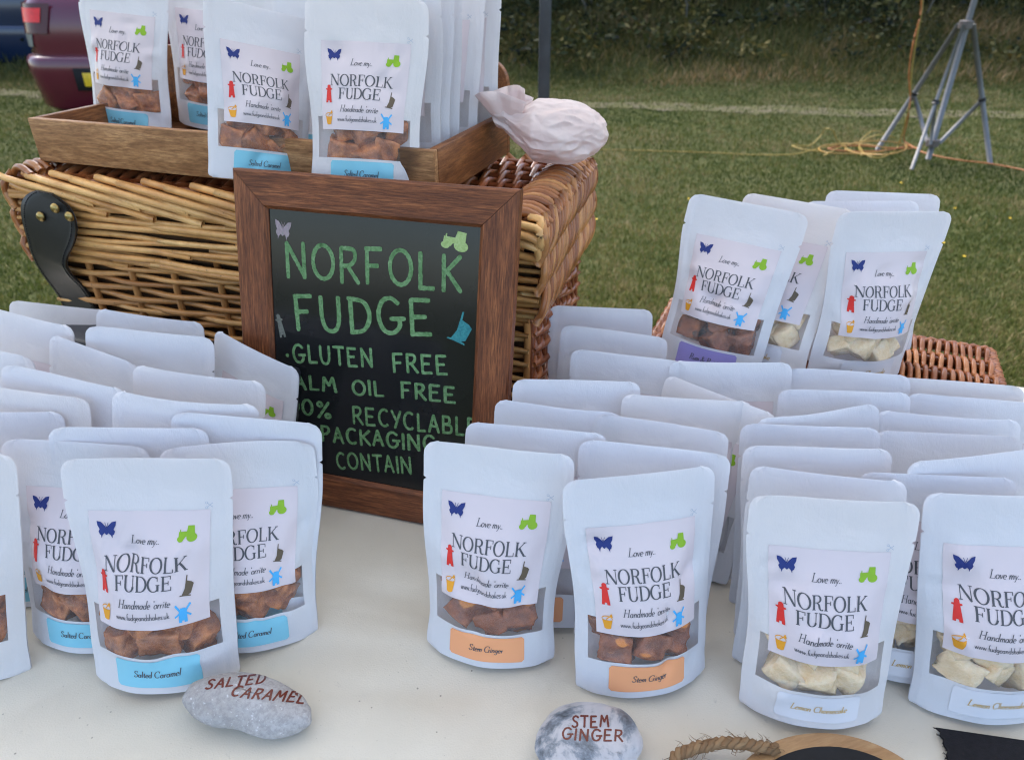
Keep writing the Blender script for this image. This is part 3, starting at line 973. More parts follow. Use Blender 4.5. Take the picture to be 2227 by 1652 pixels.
Z += -.0006 + .0004 * np.sin(GU * 31 + 2 * np.sin(GV * 17)) * np.sin(GV * 23)
Z = np.minimum(Z, TABLE)
XY = GU[..., None] * tu + GV[..., None] * tv
top = np.concatenate([XY, Z[..., None]], -1)
m = MB()
m.add(top.reshape(-1, 3), gridfaces(nx + 2, ny + 2))
# the hanging part all round, in soft folds
per = []
for i in range(nx + 2): per.append((us[i], vs[0], 0, -1))
for j in range(ny + 2): per.append((us[-1], vs[j], 1, 0))
for i in reversed(range(nx + 2)): per.append((us[i], vs[-1], 0, 1))
for j in reversed(range(ny + 2)): per.append((us[0], vs[j], -1, 0))
rows = []
for k, zd in enumerate((0.004, .03, .10, .20, .32, .42)):
    row = []
    for q, (a, b, ox, oy) in enumerate(per):
        w = (.004 + .03 * (zd / .42)) * (1 + .8 * math.sin(q * .33) + .3 * math.sin(q * .81))
        p = tpos(a + ox * w, b + oy * w, TABLE - zd)
        row.append(p)
    rows.append(row)
rows = np.array(rows)
m.add(rows.reshape(-1, 3), [(k * len(per) + q, (k + 1) * len(per) + q, (k + 1) * len(per) + (q + 1) % len(per), k * len(per) + (q + 1) % len(per)) for k in range(len(rows) - 1) for q in range(len(per))])
cl = m.build('tablecloth', M_cloth)
tag(cl, 'cream slightly wrinkled tablecloth covering the table under all the pouches', 'tablecloth')

# ------------------------------------------------------------------ wicker
def weave(mb, O, U, V, N, w, h, sp, pitch, r, amp, rng, sr=.0035, long=.4, jit=.35, droop=0.0, mat=0, stakes=True, tone=(0.0, 1.0)):
    O, U, V, N = (np.asarray(q, float) for q in (O, U, V, N))
    ns = max(2, int(round(w / sp)))
    sp = w / ns
    if stakes:
        for k in range(ns + 1):
            x = min(max(k * sp, .004), w - .004)
            path = [O + U * (x + rng.uniform(-.002, .002)) + V * (h * t) for t in np.linspace(0, 1, 6)]
            mb.tube(path, sr, 5, mat, rng.uniform(0, .35))
    nr = int(h / pitch)
    for j in range(nr):
        x = -rng.uniform(0, .5) * long
        z0 = (j + .5) * pitch
        while x < w:
            ln = long * rng.uniform(.6, 1.3)
            a, b = max(0, x), min(w, x + ln)
            if b - a > .01:
                n = max(3, int((b - a) / (sp / 4)))
                xs = np.linspace(a, b, n)
                ph = rng.uniform(-.15, .15)
                z = z0 + rng.uniform(-.5, .5) * jit * pitch + jit * pitch * .5 * np.sin(xs * rng.uniform(6, 14) + rng.uniform(0, 6)) - droop * (xs - a)
                of = amp * np.cos(xs / sp * math.pi + j * math.pi + ph)
                fade = np.minimum(1, np.minimum(xs - a + .004, b - xs + .004) / .02)
                rr = r * rng.uniform(.78, 1.15) * (.72 + .28 * fade) * np.linspace(1.08, .9, n)
                path = O + xs[:, None] * U + z[:, None] * V + of[:, None] * N
                mb.tube(path, rr, 6, mat, min(1, max(0, rng.triangular(tone[0], tone[1]))))
            x += ln * .93
    return mb


HYAW = R(-16.5)
HW_, HD_, HH_ = .695, .275, .32
HL = np.array([-.638, .923])                       # front left corner of the lid
hu_, hd_ = np.array([math.cos(HYAW), math.sin(HYAW)]), np.array([-math.sin(HYAW), math.cos(HYAW)])
hc = HL + hu_ * HW_ / 2
hamper = empty('wicker_hamper', (hc[0], hc[1], TABLE), (0, 0, HYAW))
tag(hamper, 'large lidded wicker picnic hamper with a black strap, behind the chalkboard', 'hamper')
rng = random.Random(3)
# local frame: x along the front, y away from the viewer, z up; front of lid at y=0
LIDH = .115
bi = .012                                          # the base sits this far inside the lid
m = MB()
def basew(O, U, w, N, **k): weave(m, O, U, (0, 0, 1), N, w, HH_ - LIDH + .02, rng=rng, **k)
basew((-HW_ / 2 + bi, bi, .0), (1, 0, 0), HW_ - 2 * bi, (0, -1, 0), sp=.066, pitch=.0098, r=.0038, amp=.0046, sr=.0046, long=.55)
m.build('hamper_base', M_cane, hamper)
m = MB()
def sidew(O, U, w, N): weave(m, O, U, (0, 0, 1), N, w, HH_ - LIDH + .02, .030, .0098, .0040, .0045, rng, sr=.0042, long=.30)
sidew((HW_ / 2 - bi, bi, 0), (0, 1, 0), HD_ - 2 * bi, (1, 0, 0))
sidew((-HW_ / 2 + bi, HD_ - bi, 0), (0, -1, 0), HD_ - 2 * bi, (-1, 0, 0))
weave(m, (HW_ / 2 - bi, HD_ - bi, 0), (-1, 0, 0), (0, 0, 1), (0, 1, 0), HW_ - 2 * bi, HH_ - LIDH + .02, .058, .0125, .0048, .0045, rng, sr=.005)
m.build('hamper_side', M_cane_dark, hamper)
m = MB(); m.box((-HW_ / 2 + bi + .010, bi + .010, .002), (HW_ / 2 - bi - .010, HD_ - bi - .010, HH_ - LIDH + .015))
m.box((-HW_ / 2 + .012, .012, HH_ - LIDH + .016), (HW_ / 2 - .012, HD_ - .012, HH_ - .014))
m.build('hamper_dark_core', M_inner_shade, hamper, smooth=False)  # added solid blocks, coloured dark for the shade seen between the canes
# lid: front band of long thick canes, top, sides, braided rim
lid = MB()
zb = HH_ - LIDH
weave(lid, (-HW_ / 2, .004, zb), (1, 0, 0), (0, 0, 1), (0, -1, 0), HW_, LIDH - .010, .13, .0066, .0041, .0040, rng, sr=.003, long=.40, jit=1.1, stakes=False, tone=(.2, 1.0))
for k in range(11):                               # slanting border rods laid over one another
    x0 = -HW_ / 2 + k * (HW_ / 10.2) - .03
    n = 9
    t = np.linspace(0, 1, n)
    xs = np.clip(x0 + t * .165, -HW_ / 2 - .002, HW_ / 2 + .002)
    zz = HH_ - .004 - t * .026 + .003 * np.sin(t * math.pi)
    yy = -.001 - .006 * np.sin(t * math.pi) - .002 * t
    lid.tube(np.stack([xs, yy, zz], 1), .0047 * np.linspace(.85, 1.05, n), 7, 0, rng.uniform(.5, 1))
    lid.tube(np.stack([np.clip(xs + .012, -HW_ / 2, HW_ / 2), yy + .003, zz - .010 - .004 * t], 1), .0044, 7, 0, rng.uniform(.4, 1))
    lid.tube(np.stack([np.clip(xs + .03, -HW_ / 2, HW_ / 2), yy + .009, zz + .003], 1), .0045, 6, 0, rng.uniform(.2, .8))
lid_o = lid.build('hamper_lid', M_cane, hamper)
tp = MB()
weave(tp, (-HW_ / 2 + .008, .012, HH_ - .010), (0, 1, 0), (1, 0, 0), (0, 0, 1), HD_ - .02, HW_ - .016, .040, .0105, .0044, .0046, rng, sr=.005, long=.29, jit=.15)
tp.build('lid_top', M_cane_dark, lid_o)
sd_ = MB()
for sx in (1, -1):
    # side of the lid: plaited rods running aslant
    for q in range(25):
        y0 = q * (HD_ / 22.0) - .03
        for lay in range(3):
            n = 8; t = np.linspace(0, 1, n)
            yy = np.clip(y0 + lay * .0055 + t * .042, .0, HD_)
            zz = HH_ - .003 - lay * .034 - .046 * (1 - t) + .002 * math.sin(q * 2.7 + lay)
            xx = sx * (HW_ / 2 - .002 + .008 * np.sin(t * math.pi))
            sd_.tube(np.stack([np.broadcast_to(xx, n), yy, zz], 1), .0043 * rng.uniform(.8, 1.2), 6, 0, rng.uniform(.1, 1))
    for q in range(19):                           # rim rods folded over the top edge
        yc = .006 + q * (HD_ - .012) / 18 + rng.uniform(-.002, .002)
        n = 8; t = np.linspace(0, 1, n)
        xx = sx * (HW_ / 2 - .045 + .049 * t)
        zz = HH_ - .003 + .008 * np.sin(t * math.pi) - .010 * t ** 3
        sd_.tube(np.stack([xx, np.clip(yc + .016 * t - .006, 0, HD_), zz], 1), .0049 * rng.uniform(.85, 1.15), 7, 0, rng.uniform(.15, 1))
for q in range(30):
    x0 = -HW_ / 2 + q * HW_ / 29
    n = 7; t = np.linspace(0, 1, n)
    sd_.tube(np.stack([np.clip(x0 + t * .06, -HW_ / 2, HW_ / 2), np.full(n, HD_ + .002), HH_ - .005 - .05 * t], 1), .0055, 6, 0, rng.uniform(.3, .9))
    sd_.tube(np.stack([np.clip(x0 + t * .06, -HW_ / 2, HW_ / 2), np.full(n, HD_ + .002), HH_ - .055 - .05 * t], 1), .0055, 6, 0, rng.uniform(.3, .9))
sd_.build('lid_rim', mat_cane('rim_cane', (0.166, 0.048, 0.015), (0.367, 0.136, 0.041), (0.594, 0.294, 0.102), .3), lid_o)

# black strap with three studs
Minv = Matrix.Translation((hc[0], hc[1], TABLE)) @ Matrix.Rotation(HYAW, 4, 'Z')
Minv = Minv.inverted()
def h_local(px, py, off):
    n = np.array([hd_[0], hd_[1], 0.0])
    o = np.array([HL[0], HL[1], TABLE]) + n * off
    p = at_plane(px, py, o, n)
    q = Minv @ Vector(p)
    return np.array([q.x, q.z])
spath = catmull([h_local(px, py, -.006) for px, py in ((124, 415), (124, 470), (119, 525), (118, 570), (126, 610), (147, 660), (166, 700))], .004)
slen = np.concatenate([[0], np.cumsum(np.linalg.norm(np.diff(spath, axis=0), axis=1))])
s0_ = slen[np.argmin(np.linalg.norm(spath - h_local(124, 470, -.006), axis=1))]
L = slen[-1] - s0_ - .05
def s_at(s):
    q = np.clip(s + s0_, 0, slen[-1])
    p = np.array([np.interp(q, slen, spath[:, 0]), np.interp(q, slen, spath[:, 1])])
    q2, q1 = min(q + .006, slen[-1]), max(q - .006, 0)
    d = np.array([np.interp(q2, slen, spath[:, 0]) - np.interp(q1, slen, spath[:, 0]), np.interp(q2, slen, spath[:, 1]) - np.interp(q1, slen, spath[:, 1])])
    return p, d / np.linalg.norm(d)
prof = []
n = 34
for k in range(n):
    t = k / (n - 1)
    s = -0.034 + t * (L + .05 + .034)
    if s < 0: w = .0390 * math.sqrt(max(0.0, 1 - (s / -.034) ** 2))
    elif s < .06: w = .0390 - (.0390 - .0275) * (0.5 - .5 * math.cos(math.pi * s / .06))
    else: w = .0275
    prof.append((s, w))
st = MB()
nw = 9
lay = []
for sgn in (0, 1):
    for (s, w) in prof:
        for q in range(nw):
            a = (q / (nw - 1) * 2 - 1) * w
            pc, dv_ = s_at(s)
            pt = pc + np.array([-dv_[1], dv_[0]]) * a
            # hugs the lid, then falls back towards the narrower base
            y = -.0155 - .010 * math.sin(min(1, max(0, (s + .03) / .10)) * math.pi) * .6 + .022 * sstep(.055, .13, s)
            lay.append((pt[0], y + (.0035 if sgn else 0) + .0006 * (abs(a) > w * .9), pt[1]))
lay = np.array(lay)
fs = gridfaces(nw, n, None, False)
k0 = n * nw
fs += [tuple(i + k0 for i in reversed(f)) for f in fs]
for j in range(n - 1):
    for q in (0, nw - 1):
        fs.append((j * nw + q, (j + 1) * nw + q, k0 + (j + 1) * nw + q, k0 + j * nw + q))
st.add(lay, fs)
strap = st.build('strap', M_strap, hamper)
sm = MB()
for sgn in (-1, 1):
    for j in range(0, n - 1):
        for h in (.15, .6):
            s0, w0 = prof[j]; s1, w1 = prof[j + 1] if j + 1 < n else prof[j]
            i0, i1 = j * nw + (nw - 1 if sgn > 0 else 0), (j + 1) * nw + (nw - 1 if sgn > 0 else 0)
            c_ = nw // 2
            pa = lay[j * nw + c_] + (lay[i0] - lay[j * nw + c_]) * .86
            pb = lay[(j + 1) * nw + c_] + (lay[i1] - lay[(j + 1) * nw + c_]) * .86
            a_, b_ = pa + (pb - pa) * h, pa + (pb - pa) * (h + .3)
            sm.tube([a_ + (0, -.0005, 0), b_ + (0, -.0005, 0)], .0006, 4)
sm.build('stitching', M_thread, strap)
for (px, py) in ((120, 453), (89, 471), (151, 471)):
    q = h_local(px, py, -.022)
    s = MB()
    s.lathe([(.0062, 0), (.0064, .0012), (.0052, .0030), (.0026, .0042), (.0006, .0045)], 12, M=Matrix.Translation((q[0], -.0215, q[1])) @ Matrix.Rotation(R(90), 4, 'X'))
    s.build('stud', M_brass, strap)

# black box in front of the hamper foot
p0, p1 = at(268, 690, TABLE + .17), at(535, 733, TABLE + .17)
dv = (p1 - p0)[:2]; dv /= np.linalg.norm(dv)
bx = empty('black_box', (*((p0 + p1) / 2)[:2], TABLE), (0, 0, HYAW))
tag(bx, 'low glossy black box standing between the hamper and the left pouches', 'box')
m = MB(); m.box((-.20, -.045, .002), (.17, .0, .14)); bevel(m.build('box_body', M_strap, bx), .006, 3)
m = MB(); m.box((-.203, -.048, .141), (.173, .003, .158)); bevel(m.build('box_lid', plain('black_plastic', (.012, .013, .02), .3, .5), bx), .005, 3)

# ------------------------------------------------------------------ wooden crate on the lid
LZ = TABLE + HH_ + .006
CYAW = R(-19)
cw, cdp, chh, cth = .550, .240, .052, .010
cu, cv = np.array([math.cos(CYAW), math.sin(CYAW)]), np.array([-math.sin(CYAW), math.cos(CYAW)])
cl_ = at(88, 350, LZ)[:2]
cc = cl_ + cu * cw / 2
crate = empty('wooden_crate', (cc[0], cc[1], LZ), (0, 0, CYAW))
tag(crate, 'shallow wooden tray with low sides on the hamper lid, holding upright pouches', 'crate')
m = MB(); m.box((-cw / 2, 0, 0), (cw / 2, cth, chh)); bevel(m.build('front_board', M_crate, crate), .0012, 2)
m = MB(); m.box((-cw / 2, cth + .0005, .0), (-cw / 2 + cth, cdp - cth, chh)); bevel(m.build('side_board', M_crate_d, crate), .0012, 2)
m = MB(); m.box((cw / 2 - cth, cth + .0005, .0), (cw / 2, cdp - cth, chh)); bevel(m.build('side_board', M_crate_d, crate), .0012, 2)
m = MB(); m.box((-cw / 2 + cth + .0005, cth + .0005, .002), (cw / 2 - cth - .0005, cdp - cth - .0005, .008)); m.build('floor_board', M_crate_d, crate)
bm = bmesh.new()
pts = [(-cw / 2, 0), (cw / 2, 0), (cw / 2, .085)]
for k in range(9):
    a = math.pi / 2 * k / 8
    pts.append((cw / 2 - .03 + .03 * math.cos(a), .085 + .030 * math.sin(a)))
pts += [(-x, z) for x, z in reversed(pts[2:])]
fv = [bm.verts.new((x, cdp - cth, z)) for x, z in pts]
f = bm.faces.new(fv)
ext = bmesh.ops.extrude_face_region(bm, geom=[f])
bmesh.ops.translate(bm, vec=(0, cth, 0), verts=[q for q in ext['geom'] if isinstance(q, bmesh.types.BMVert)])
bmesh.ops.recalc_face_normals(bm, faces=bm.faces)
me = bpy.data.meshes.new('back_board'); bm.to_mesh(me); bm.free()
me.materials.append(M_crate_d)
bb = bpy.data.objects.new('back_board', me); COL.objects.link(bb); bb.parent = crate
bevel(bb, .0012, 2)

# pouches in and before the crate
GC = 'white salted caramel pouches in and before the wooden crate'
CB = LZ + .0085
def pouch_xy(fl, x, y, yaw, label, group, base, lean=4, roll=0, **kw):
    seed = kw.pop('seed', len(POUCHES) + 11)
    return make_pouch(fl, (x, y, base), (-R(lean), R(roll), R(yaw)), label, group, seed, **kw)
pouch_xy('caramel', -.530, 1.060, -12, 'white salted caramel pouch at the left end of the wooden crate, label in full view', GC, CB, seed=41, tf=.026, roll=5, lean=7)
pouch_xy('caramel', -.430, 1.105, -14, 'white salted caramel pouch second from left in the crate, its label partly covered', GC, CB, seed=42, tf=.022, roll=5)
pouch_xy('caramel', -.320, 1.040, -16, 'white pouch at the back of the crate, plain top showing between the two front pouches', GC, CB, **back)
pouch_xy('caramel', -.215, .900, -17, 'white pouch directly behind the right one of the two pouches before the crate', GC, CB, fine=False, tf=.014, fudge=False)
for k, (x, y, lab) in enumerate([(-.137, .862, 'white pouch seen nearly edge on, first behind the right pouch before the crate'),
                                 (-.128, .890, 'white pouch seen nearly edge on, second in the right row of the crate'),
                                 (-.120, .918, 'white pouch seen nearly edge on, third in the right row of the crate'),
                                 (-.100, .948, 'white pouch edge on with lower top and pink label, fourth in the right row'),
                                 (-.077, .978, 'white pouch at the back right corner of the crate beside its rounded back board')]):
    pouch_xy('caramel', x, y, (-20, -22, -21, -23, -16)[k], lab, GC, CB, lean=(4, 3, 3, 7, 2)[k], fine=False, tf=.016, tb=.010, fudge=False, seed=60 + k)
pouch_xy('caramel', -.281, .816, 30, 'white salted caramel pouch tilted left before the crate, twisted label and bent foot', GC, LZ + .008, lean=13, roll=13, seed=43, tf=.026, twist=.010, scale=.91)
pouch_xy('caramel', -.158, .782, -5, 'white salted caramel pouch standing before the crate above the chalkboard, whole label in view', GC, LZ + .004, lean=16, roll=2, seed=44, tf=.022, tb=.006, scale=.98)

# ------------------------------------------------------------------ chalkboard in its wooden frame
BW, BL, BT, FRW = .308, .370, .014, .0385
BYAW, BLEAN = R(-15.5), R(12.5)
bc = at(803, 1120, TABLE)
board = empty('chalkboard', (bc[0], bc[1], TABLE + .001), (-BLEAN, 0, BYAW))
tag(board, 'wood framed chalkboard with green hand lettering, leaning on the hamper', 'chalkboard')
BM = Matrix.Translation((bc[0], bc[1], TABLE + .001)) @ Matrix.Rotation(BYAW, 4, 'Z') @ Matrix.Rotation(-BLEAN, 4, 'X')
BI = BM.inverted()
def frame_piece(pts, mat):
    """mitred rail: outline on the face, with a stepped inner lip"""
    m = MB()
    o = [np.array(p) for p in pts]                # outer a, outer b, inner b, inner a
    dep = [0.0, -.0005, .004]
    v = []
    def P(p, y): return (p[0], y, p[1])
    ia, ib = o[3] + (o[0] - o[3]) * .10, o[2] + (o[1] - o[2]) * .10
    oa, ob = o[0] + (o[3] - o[0]) * .06, o[1] + (o[2] - o[1]) * .06
    v = [P(o[0], .002), P(o[1], .002), P(ob, 0), P(oa, 0), P(ib, .0006), P(ia, .0006), P(o[2], .0045), P(o[3], .0045),
         P(o[0], BT), P(o[1], BT), P(o[2], BT), P(o[3], BT)]
    fcs = [(0, 1, 2, 3), (3, 2, 4, 5), (5, 4, 6, 7), (1, 0, 8, 9), (9, 8, 11, 10), (7, 6, 10, 11), (0, 3, 5, 7, 11, 8), (1, 9, 10, 6, 4, 2)]
    m.add(v, fcs)
    return m.build('frame_rail', mat, board, smooth=False)
hx = BW / 2; g = .0004
frame_piece([(-hx, BL), (hx, BL), (hx - FRW, BL - FRW), (-hx + FRW, BL - FRW)], M_frame_h)
frame_piece([(hx, 0), (-hx, 0), (-hx + FRW, FRW), (hx - FRW, FRW)], M_frame_h)
frame_piece([(-hx, g), (-hx, BL - g), (-hx + FRW - g, BL - FRW - g), (-hx + FRW - g, FRW + g)], M_frame_v)
frame_piece([(hx, BL - g), (hx, g), (hx - FRW + g, FRW + g), (hx - FRW + g, BL - FRW - g)], M_frame_v)
m = MB(); m.box((-hx + FRW - .003, .0058, FRW - .003), (hx - FRW + .003, .009, BL - FRW + .003)); panel = m.build('board_panel', M_board, board, smooth=False)
chalk = MB()
bo = np.array(BM @ Vector((0, .0058, 0))); bn = np.array((BM.to_3x3() @ Vector((0, 1, 0))))
def b_local(px, py):
    q = BI @ Vector(at_plane(px, py, bo, bn))
    return np.array([q.x, q.z])
rngc = np.random.default_rng(12)
lyr = [0]
def chalk_add(v, f, mat=0):
    lyr[0] += 1
    y = .0058 - .00025 - (lyr[0] % 20) * .00001
    v3 = np.stack([v[:, 0], np.full(len(v), y), v[:, 1]], 1)
    chalk.add(v3, f, mat)
def chalk_line(text, pa, pb, cap_px, w=.16):
    a, b = b_local(*pa), b_local(*pb)
    top = b_local(pa[0], pa[1] - cap_px)
    cap = np.linalg.norm(top - a)
    st, wd = layout_hand(text, cap, w, rngc, jitter=.035)
    d = b - a; L = np.linalg.norm(d); d = d / L; nrm = np.array([-d[1], d[0]])
    k = L / wd
    for v, f in st:
        chalk_add(a + np.outer(v[:, 0] * k, d) + np.outer(v[:, 1], nrm), f)
chalk_line('NORFOLK', (623, 600), (1008, 634), 72, .128)
chalk_line('FUDGE', (645, 715), (948, 731), 72, .128)
chalk_line('GLUTEN', (640, 786), (815, 798), 37, .16)
chalk_line('FREE', (856, 807), (977, 813), 38, .16)
chalk_line('PALM', (616, 842), (735, 852), 29, .175)
chalk_line('OIL', (768, 857), (838, 861), 30, .175)
chalk_line('FREE', (873, 864), (994, 876), 32, .175)
chalk_line('100%', (606, 893), (724, 912), 34, .155)
chalk_line('RECYCLABLE', (769, 920), (1042, 949), 35, .16)
chalk_line('PACKAGING', (701, 957), (952, 982), 31, .175)
chalk_line('MAY', (606, 1003), (706, 1012), 33, .16)
chalk_line('CONTAIN', (734, 1017), (899, 1029), 33, .16)
for (px, py, r) in ((625, 772, .0022), (604, 827, .0022)):
    v, f = poly2d(circ(0, 0, 1, 10)); chalk_add(v * r + b_local(px, py), f)
def chalk_icon(nm, px, py, w, h, mat, rot=0, flip=1):
    c = b_local(px, py)
    for v, f in ICON[nm]:
        v = np.array(v) * np.array([w * flip, h])
        v = v @ np.array([[math.cos(rot), math.sin(rot)], [-math.sin(rot), math.cos(rot)]])
        chalk_add(v + c, f, mat)
chalk_icon('butterfly', 615, 501, .019, .020, 2, -.1)
chalk_icon('tractor', 990, 524, .028, .020, 1, -.15)
chalk_icon('lighthouse', 610, 708, .008, .026, 3, .22)
chalk_icon('deckchair', 1002, 713, .026, .034, 4, -.15)
chalk.build('chalk_lettering', [M_chalk, M_chalk_y, M_chalk_p, M_chalk_g, M_chalk_t], panel)

# ------------------------------------------------------------------ small wicker basket at the back right, with pouches on it
BH = .120
q0 = at(2020, 744, TABLE + BH); q1 = at(2168, 746, TABLE + BH)
bkyaw = R(-23)
bu, bv = np.array([math.cos(bkyaw), math.sin(bkyaw)]), np.array([-math.sin(bkyaw), math.cos(bkyaw)])
bw, bd = .40, .185
br = at(2152, 764, TABLE + BH)[:2]                 # back right corner of the lid
bo_ = br - bu * bw - bv * bd                      # front left corner
bk = empty('wicker_basket', (*(bo_ + bu * bw / 2), TABLE + .001), (0, 0, bkyaw))
tag(bk, 'small dark wicker basket with flat lid at the back right under four pouches', 'basket')
m = MB()
for (O, U, w, N) in (((-bw / 2 + .006, 0.004, 0), (1, 0, 0), bw - .012, (0, -1, 0)), ((bw / 2 - .004, .006, 0), (0, 1, 0), bd - .012, (1, 0, 0)),
                     ((-bw / 2 + .004, bd - .006, 0), (0, -1, 0), bd - .012, (-1, 0, 0)), ((bw / 2 - .006, bd - .004, 0), (-1, 0, 0), bw - .012, (0, 1, 0))):
    weave(m, O, U, (0, 0, 1), N, w, BH - .014, .036, .0085, .0036, .0036, rng, sr=.0035, long=.3, jit=.15)
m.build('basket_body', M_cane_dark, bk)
m = MB(); m.box((-bw / 2 + .012, .012, .002), (bw / 2 - .012, bd - .012, BH - .010)); m.build('basket_dark_core', M_inner_shade, bk, smooth=False)  # added block stops the view through; its dark colour is inner shade
m = MB()
for row in range(5):                              # short upright loops in rows across the lid
    y = .012 + row * (bd - .024) / 4
    nk = 44
    m.tube([(-bw / 2, y + .012, BH - .006), (0, y + .012, BH - .007), (bw / 2, y + .012, BH - .006)], .0050, 6, 0, .15)
    for k in range(nk):
        x = -bw / 2 + .006 + k * (bw - .012) / (nk - 1)
        t = np.linspace(0, 1, 7)
        m.tube(np.stack([x + .001 * np.sin(t * 3 + k), y - .020 + .042 * t, BH - .004 + .008 * np.sin(t * math.pi)], 1), .0033 * rng.uniform(.85, 1.1), 6, 0, rng.uniform(.3, 1))
for (a, b_) in (((-bw / 2, 0), (bw / 2, 0)), ((bw / 2, 0), (bw / 2, bd)), ((bw / 2, bd), (-bw / 2, bd)), ((-bw / 2, bd), (-bw / 2, 0))):
    for s in range(3):
        t = np.linspace(0, 1, 60)[:, None]
        pth = np.array([*a, BH - .002]) * (1 - t) + np.array([*b_, BH - .002]) * t
        ph = t[:, 0] * 70 + s * 2.1
        nrm = np.array([b_[1] - a[1], -(b_[0] - a[0]), 0.0]); nrm /= np.linalg.norm(nrm)
        pth = pth + np.outer(np.cos(ph) * .0042, nrm) + np.outer(np.sin(ph) * .0042, [0, 0, 1])
        m.tube(pth, .0038, 5, 0, rng.uniform(.3, .8))
m.build('basket_lid', M_cane_dark, bk)
GB = 'white pouches standing on the small wicker basket'
zb_ = TABLE + BH + .008
pouch_at('vanilla', (1806, 408), (2036, 430), 'plain white pouch at the very back on the small basket, highest top', GB, base=zb_, **back)
pouch_at('vanilla', (1750, 433), (1999, 445), 'white pouch behind the white fudge pouch on the small basket, tan fudge in the gap', GB, base=zb_, tf=.014, fudge=True)
pouch_at('lemon', (1620, 418), (1858, 470), 'white pouch behind the lilac stickered one, cream fudge and blue windmill showing', GB, base=zb_, tf=.022)
pouch_at('lemon', (1822, 476), (2071, 464), 'white pouch of cream coloured fudge on the small basket, whole label in view', GB, base=zb_, lean=2, roll=2, seed=77)
pouch_at('raisin', (1502, 426), (1764, 462), 'white pouch with lilac sticker and raisin studded brown fudge on the small basket', GB, base=zb_, roll=3, seed=72)

# ------------------------------------------------------------------ crumpled paper bag on the hamper lid
def crumple(seed, path, name, mat, parent):
    pass


pb = at(1200, 380, LZ)
bag = empty('paper_bag', (pb[0], pb[1] + .035, LZ + .004), (0, 0, R(-8)))
tag(bag, 'crumpled white paper bag twisted at its left end, lying on the hamper lid', 'paper bag')
bm = bmesh.new()
bmesh.ops.create_icosphere(bm, subdivisions=6, radius=1.0)
rs = np.random.default_rng(9)
planes = []
for k in range(16):
    d = rs.normal(size=3); d /= np.linalg.norm(d)
    planes.append((Vector(d), rs.uniform(.88, .98)))
for v in bm.verts:
    c = v.co.copy()
    s = 1.0
    for d, h in planes:
        q = c.dot(d)
        if q * s > h: s = h / q
    c = c * s
    n_ = c.normalized()
    phi = math.atan2(c.z, c.y)
    near = min(1, max(0, (.75 - c.x) / 1.5))
    wr = abs(math.sin(phi * 3.5 + 2.2 * noise.noise(Vector((c.x * 1.8, c.y, c.z))) + 1.2)) ** .6
    w2 = 1 - abs(noise.noise(Vector((c.x * 2.2 + 3, c.y * 3.4, c.z * 3.4)))) * 2.2
    w3 = 1 - abs(noise.noise(Vector((c.x * 5 + 7, c.y * 6, c.z * 6)))) * 2.0
    c += n_ * (.085 * (wr - .6) * near + .055 * w2 + .014 * w3 - .025)
    x, y, z = c
    # a full bundle with a gathered, pinched end standing up at the left
    X = .066 * x
    Y = .050 * y
    Zz = .037 * z
    if x < -.30:
        t = min(1, (-.30 - x) / .70)
        pin = 1 - .45 * math.sin(min(1, t * 1.4) * math.pi / 2) + .28 * t ** 3
        Y *= pin
        Zz = Zz * pin + .020 * t ** 1.5 + .012 * t * noise.noise(Vector((y * 3, z * 3, 2)))
        X -= .004 * t
    v.co = (X, Y, max(Zz + .038, .0))
me = bpy.data.meshes.new('bag_body'); bm.to_mesh(me); bm.free()
M_bag = NB('bag_paper')
_f = M_bag.noise(M_bag.coords(), 28, 4)
M_bag.set(M_bag.ramp(_f, [(0.3, (0.86, 0.74, 0.73)), (0.7, (0.90, 0.83, 0.83))]), 0.5, 0.3)
_v = M_bag.n('ShaderNodeTexVoronoi', feature='DISTANCE_TO_EDGE'); _v.inputs['Scale'].default_value = 42
_w = M_bag.coords(); M_bag.l(_w, _v.inputs['Vector'])
M_tr = M_bag.n('ShaderNodeBsdfTranslucent'); M_tr.inputs[0].default_value = (.85, .68, .66, 1)
M_ms = M_bag.n('ShaderNodeMixShader'); M_ms.inputs[0].default_value = .32
M_bag.l(M_bag.p.outputs[0], M_ms.inputs[1]); M_bag.l(M_tr.outputs[0], M_ms.inputs[2]); M_bag.l(M_ms.outputs[0], M_bag.out.inputs[0])
M_bag.bump(M_bag.ramp(_v.outputs['Distance'], [(0.0, (1, 1, 1)), (0.35, (0, 0, 0))]), .4, .003)
me.materials.append(M_bag.mat)
o = bpy.data.objects.new('bag_body', me); COL.objects.link(o); o.parent = bag
me.polygons.foreach_set('use_smooth', np.full(len(me.polygons), True)); me.set_sharp_from_angle(angle=R(55))
# crimped open end of the bag, a fan of pleats, and the pinked flap on the right
fl = MB()
nr, na = 7, 60
v = []
for j in range(nr):
    t = j / (nr - 1)
    for k in range(na):
        a = 2 * math.pi * k / (na - 1)
        rr = (.014 + .014 * t) * (1 + .22 * math.sin(5 * a + 1) * t + .10 * math.sin(11 * a) * t)
        v.append((-.048 - .010 * t + .006 * math.sin(3 * a) * t + rr * math.sin(a) * 1.1, rr * math.cos(a) * .9, .044 + .034 * t + .008 * math.sin(2 * a + 1) * t))
fl.add(v, gridfaces(na, nr))
fo = fl.build('bag_neck', M_bag.mat, bag)
fo.modifiers.new('solid', 'SOLIDIFY').thickness = .0004
# ------------------------------------------------------------------ painted pebbles
from mathutils.bvhtree import BVHTree
M_paint = plain('brown_paint', (0.15, 0.030, 0.018), 0.35, 0.5, var=0.15, scale=200)


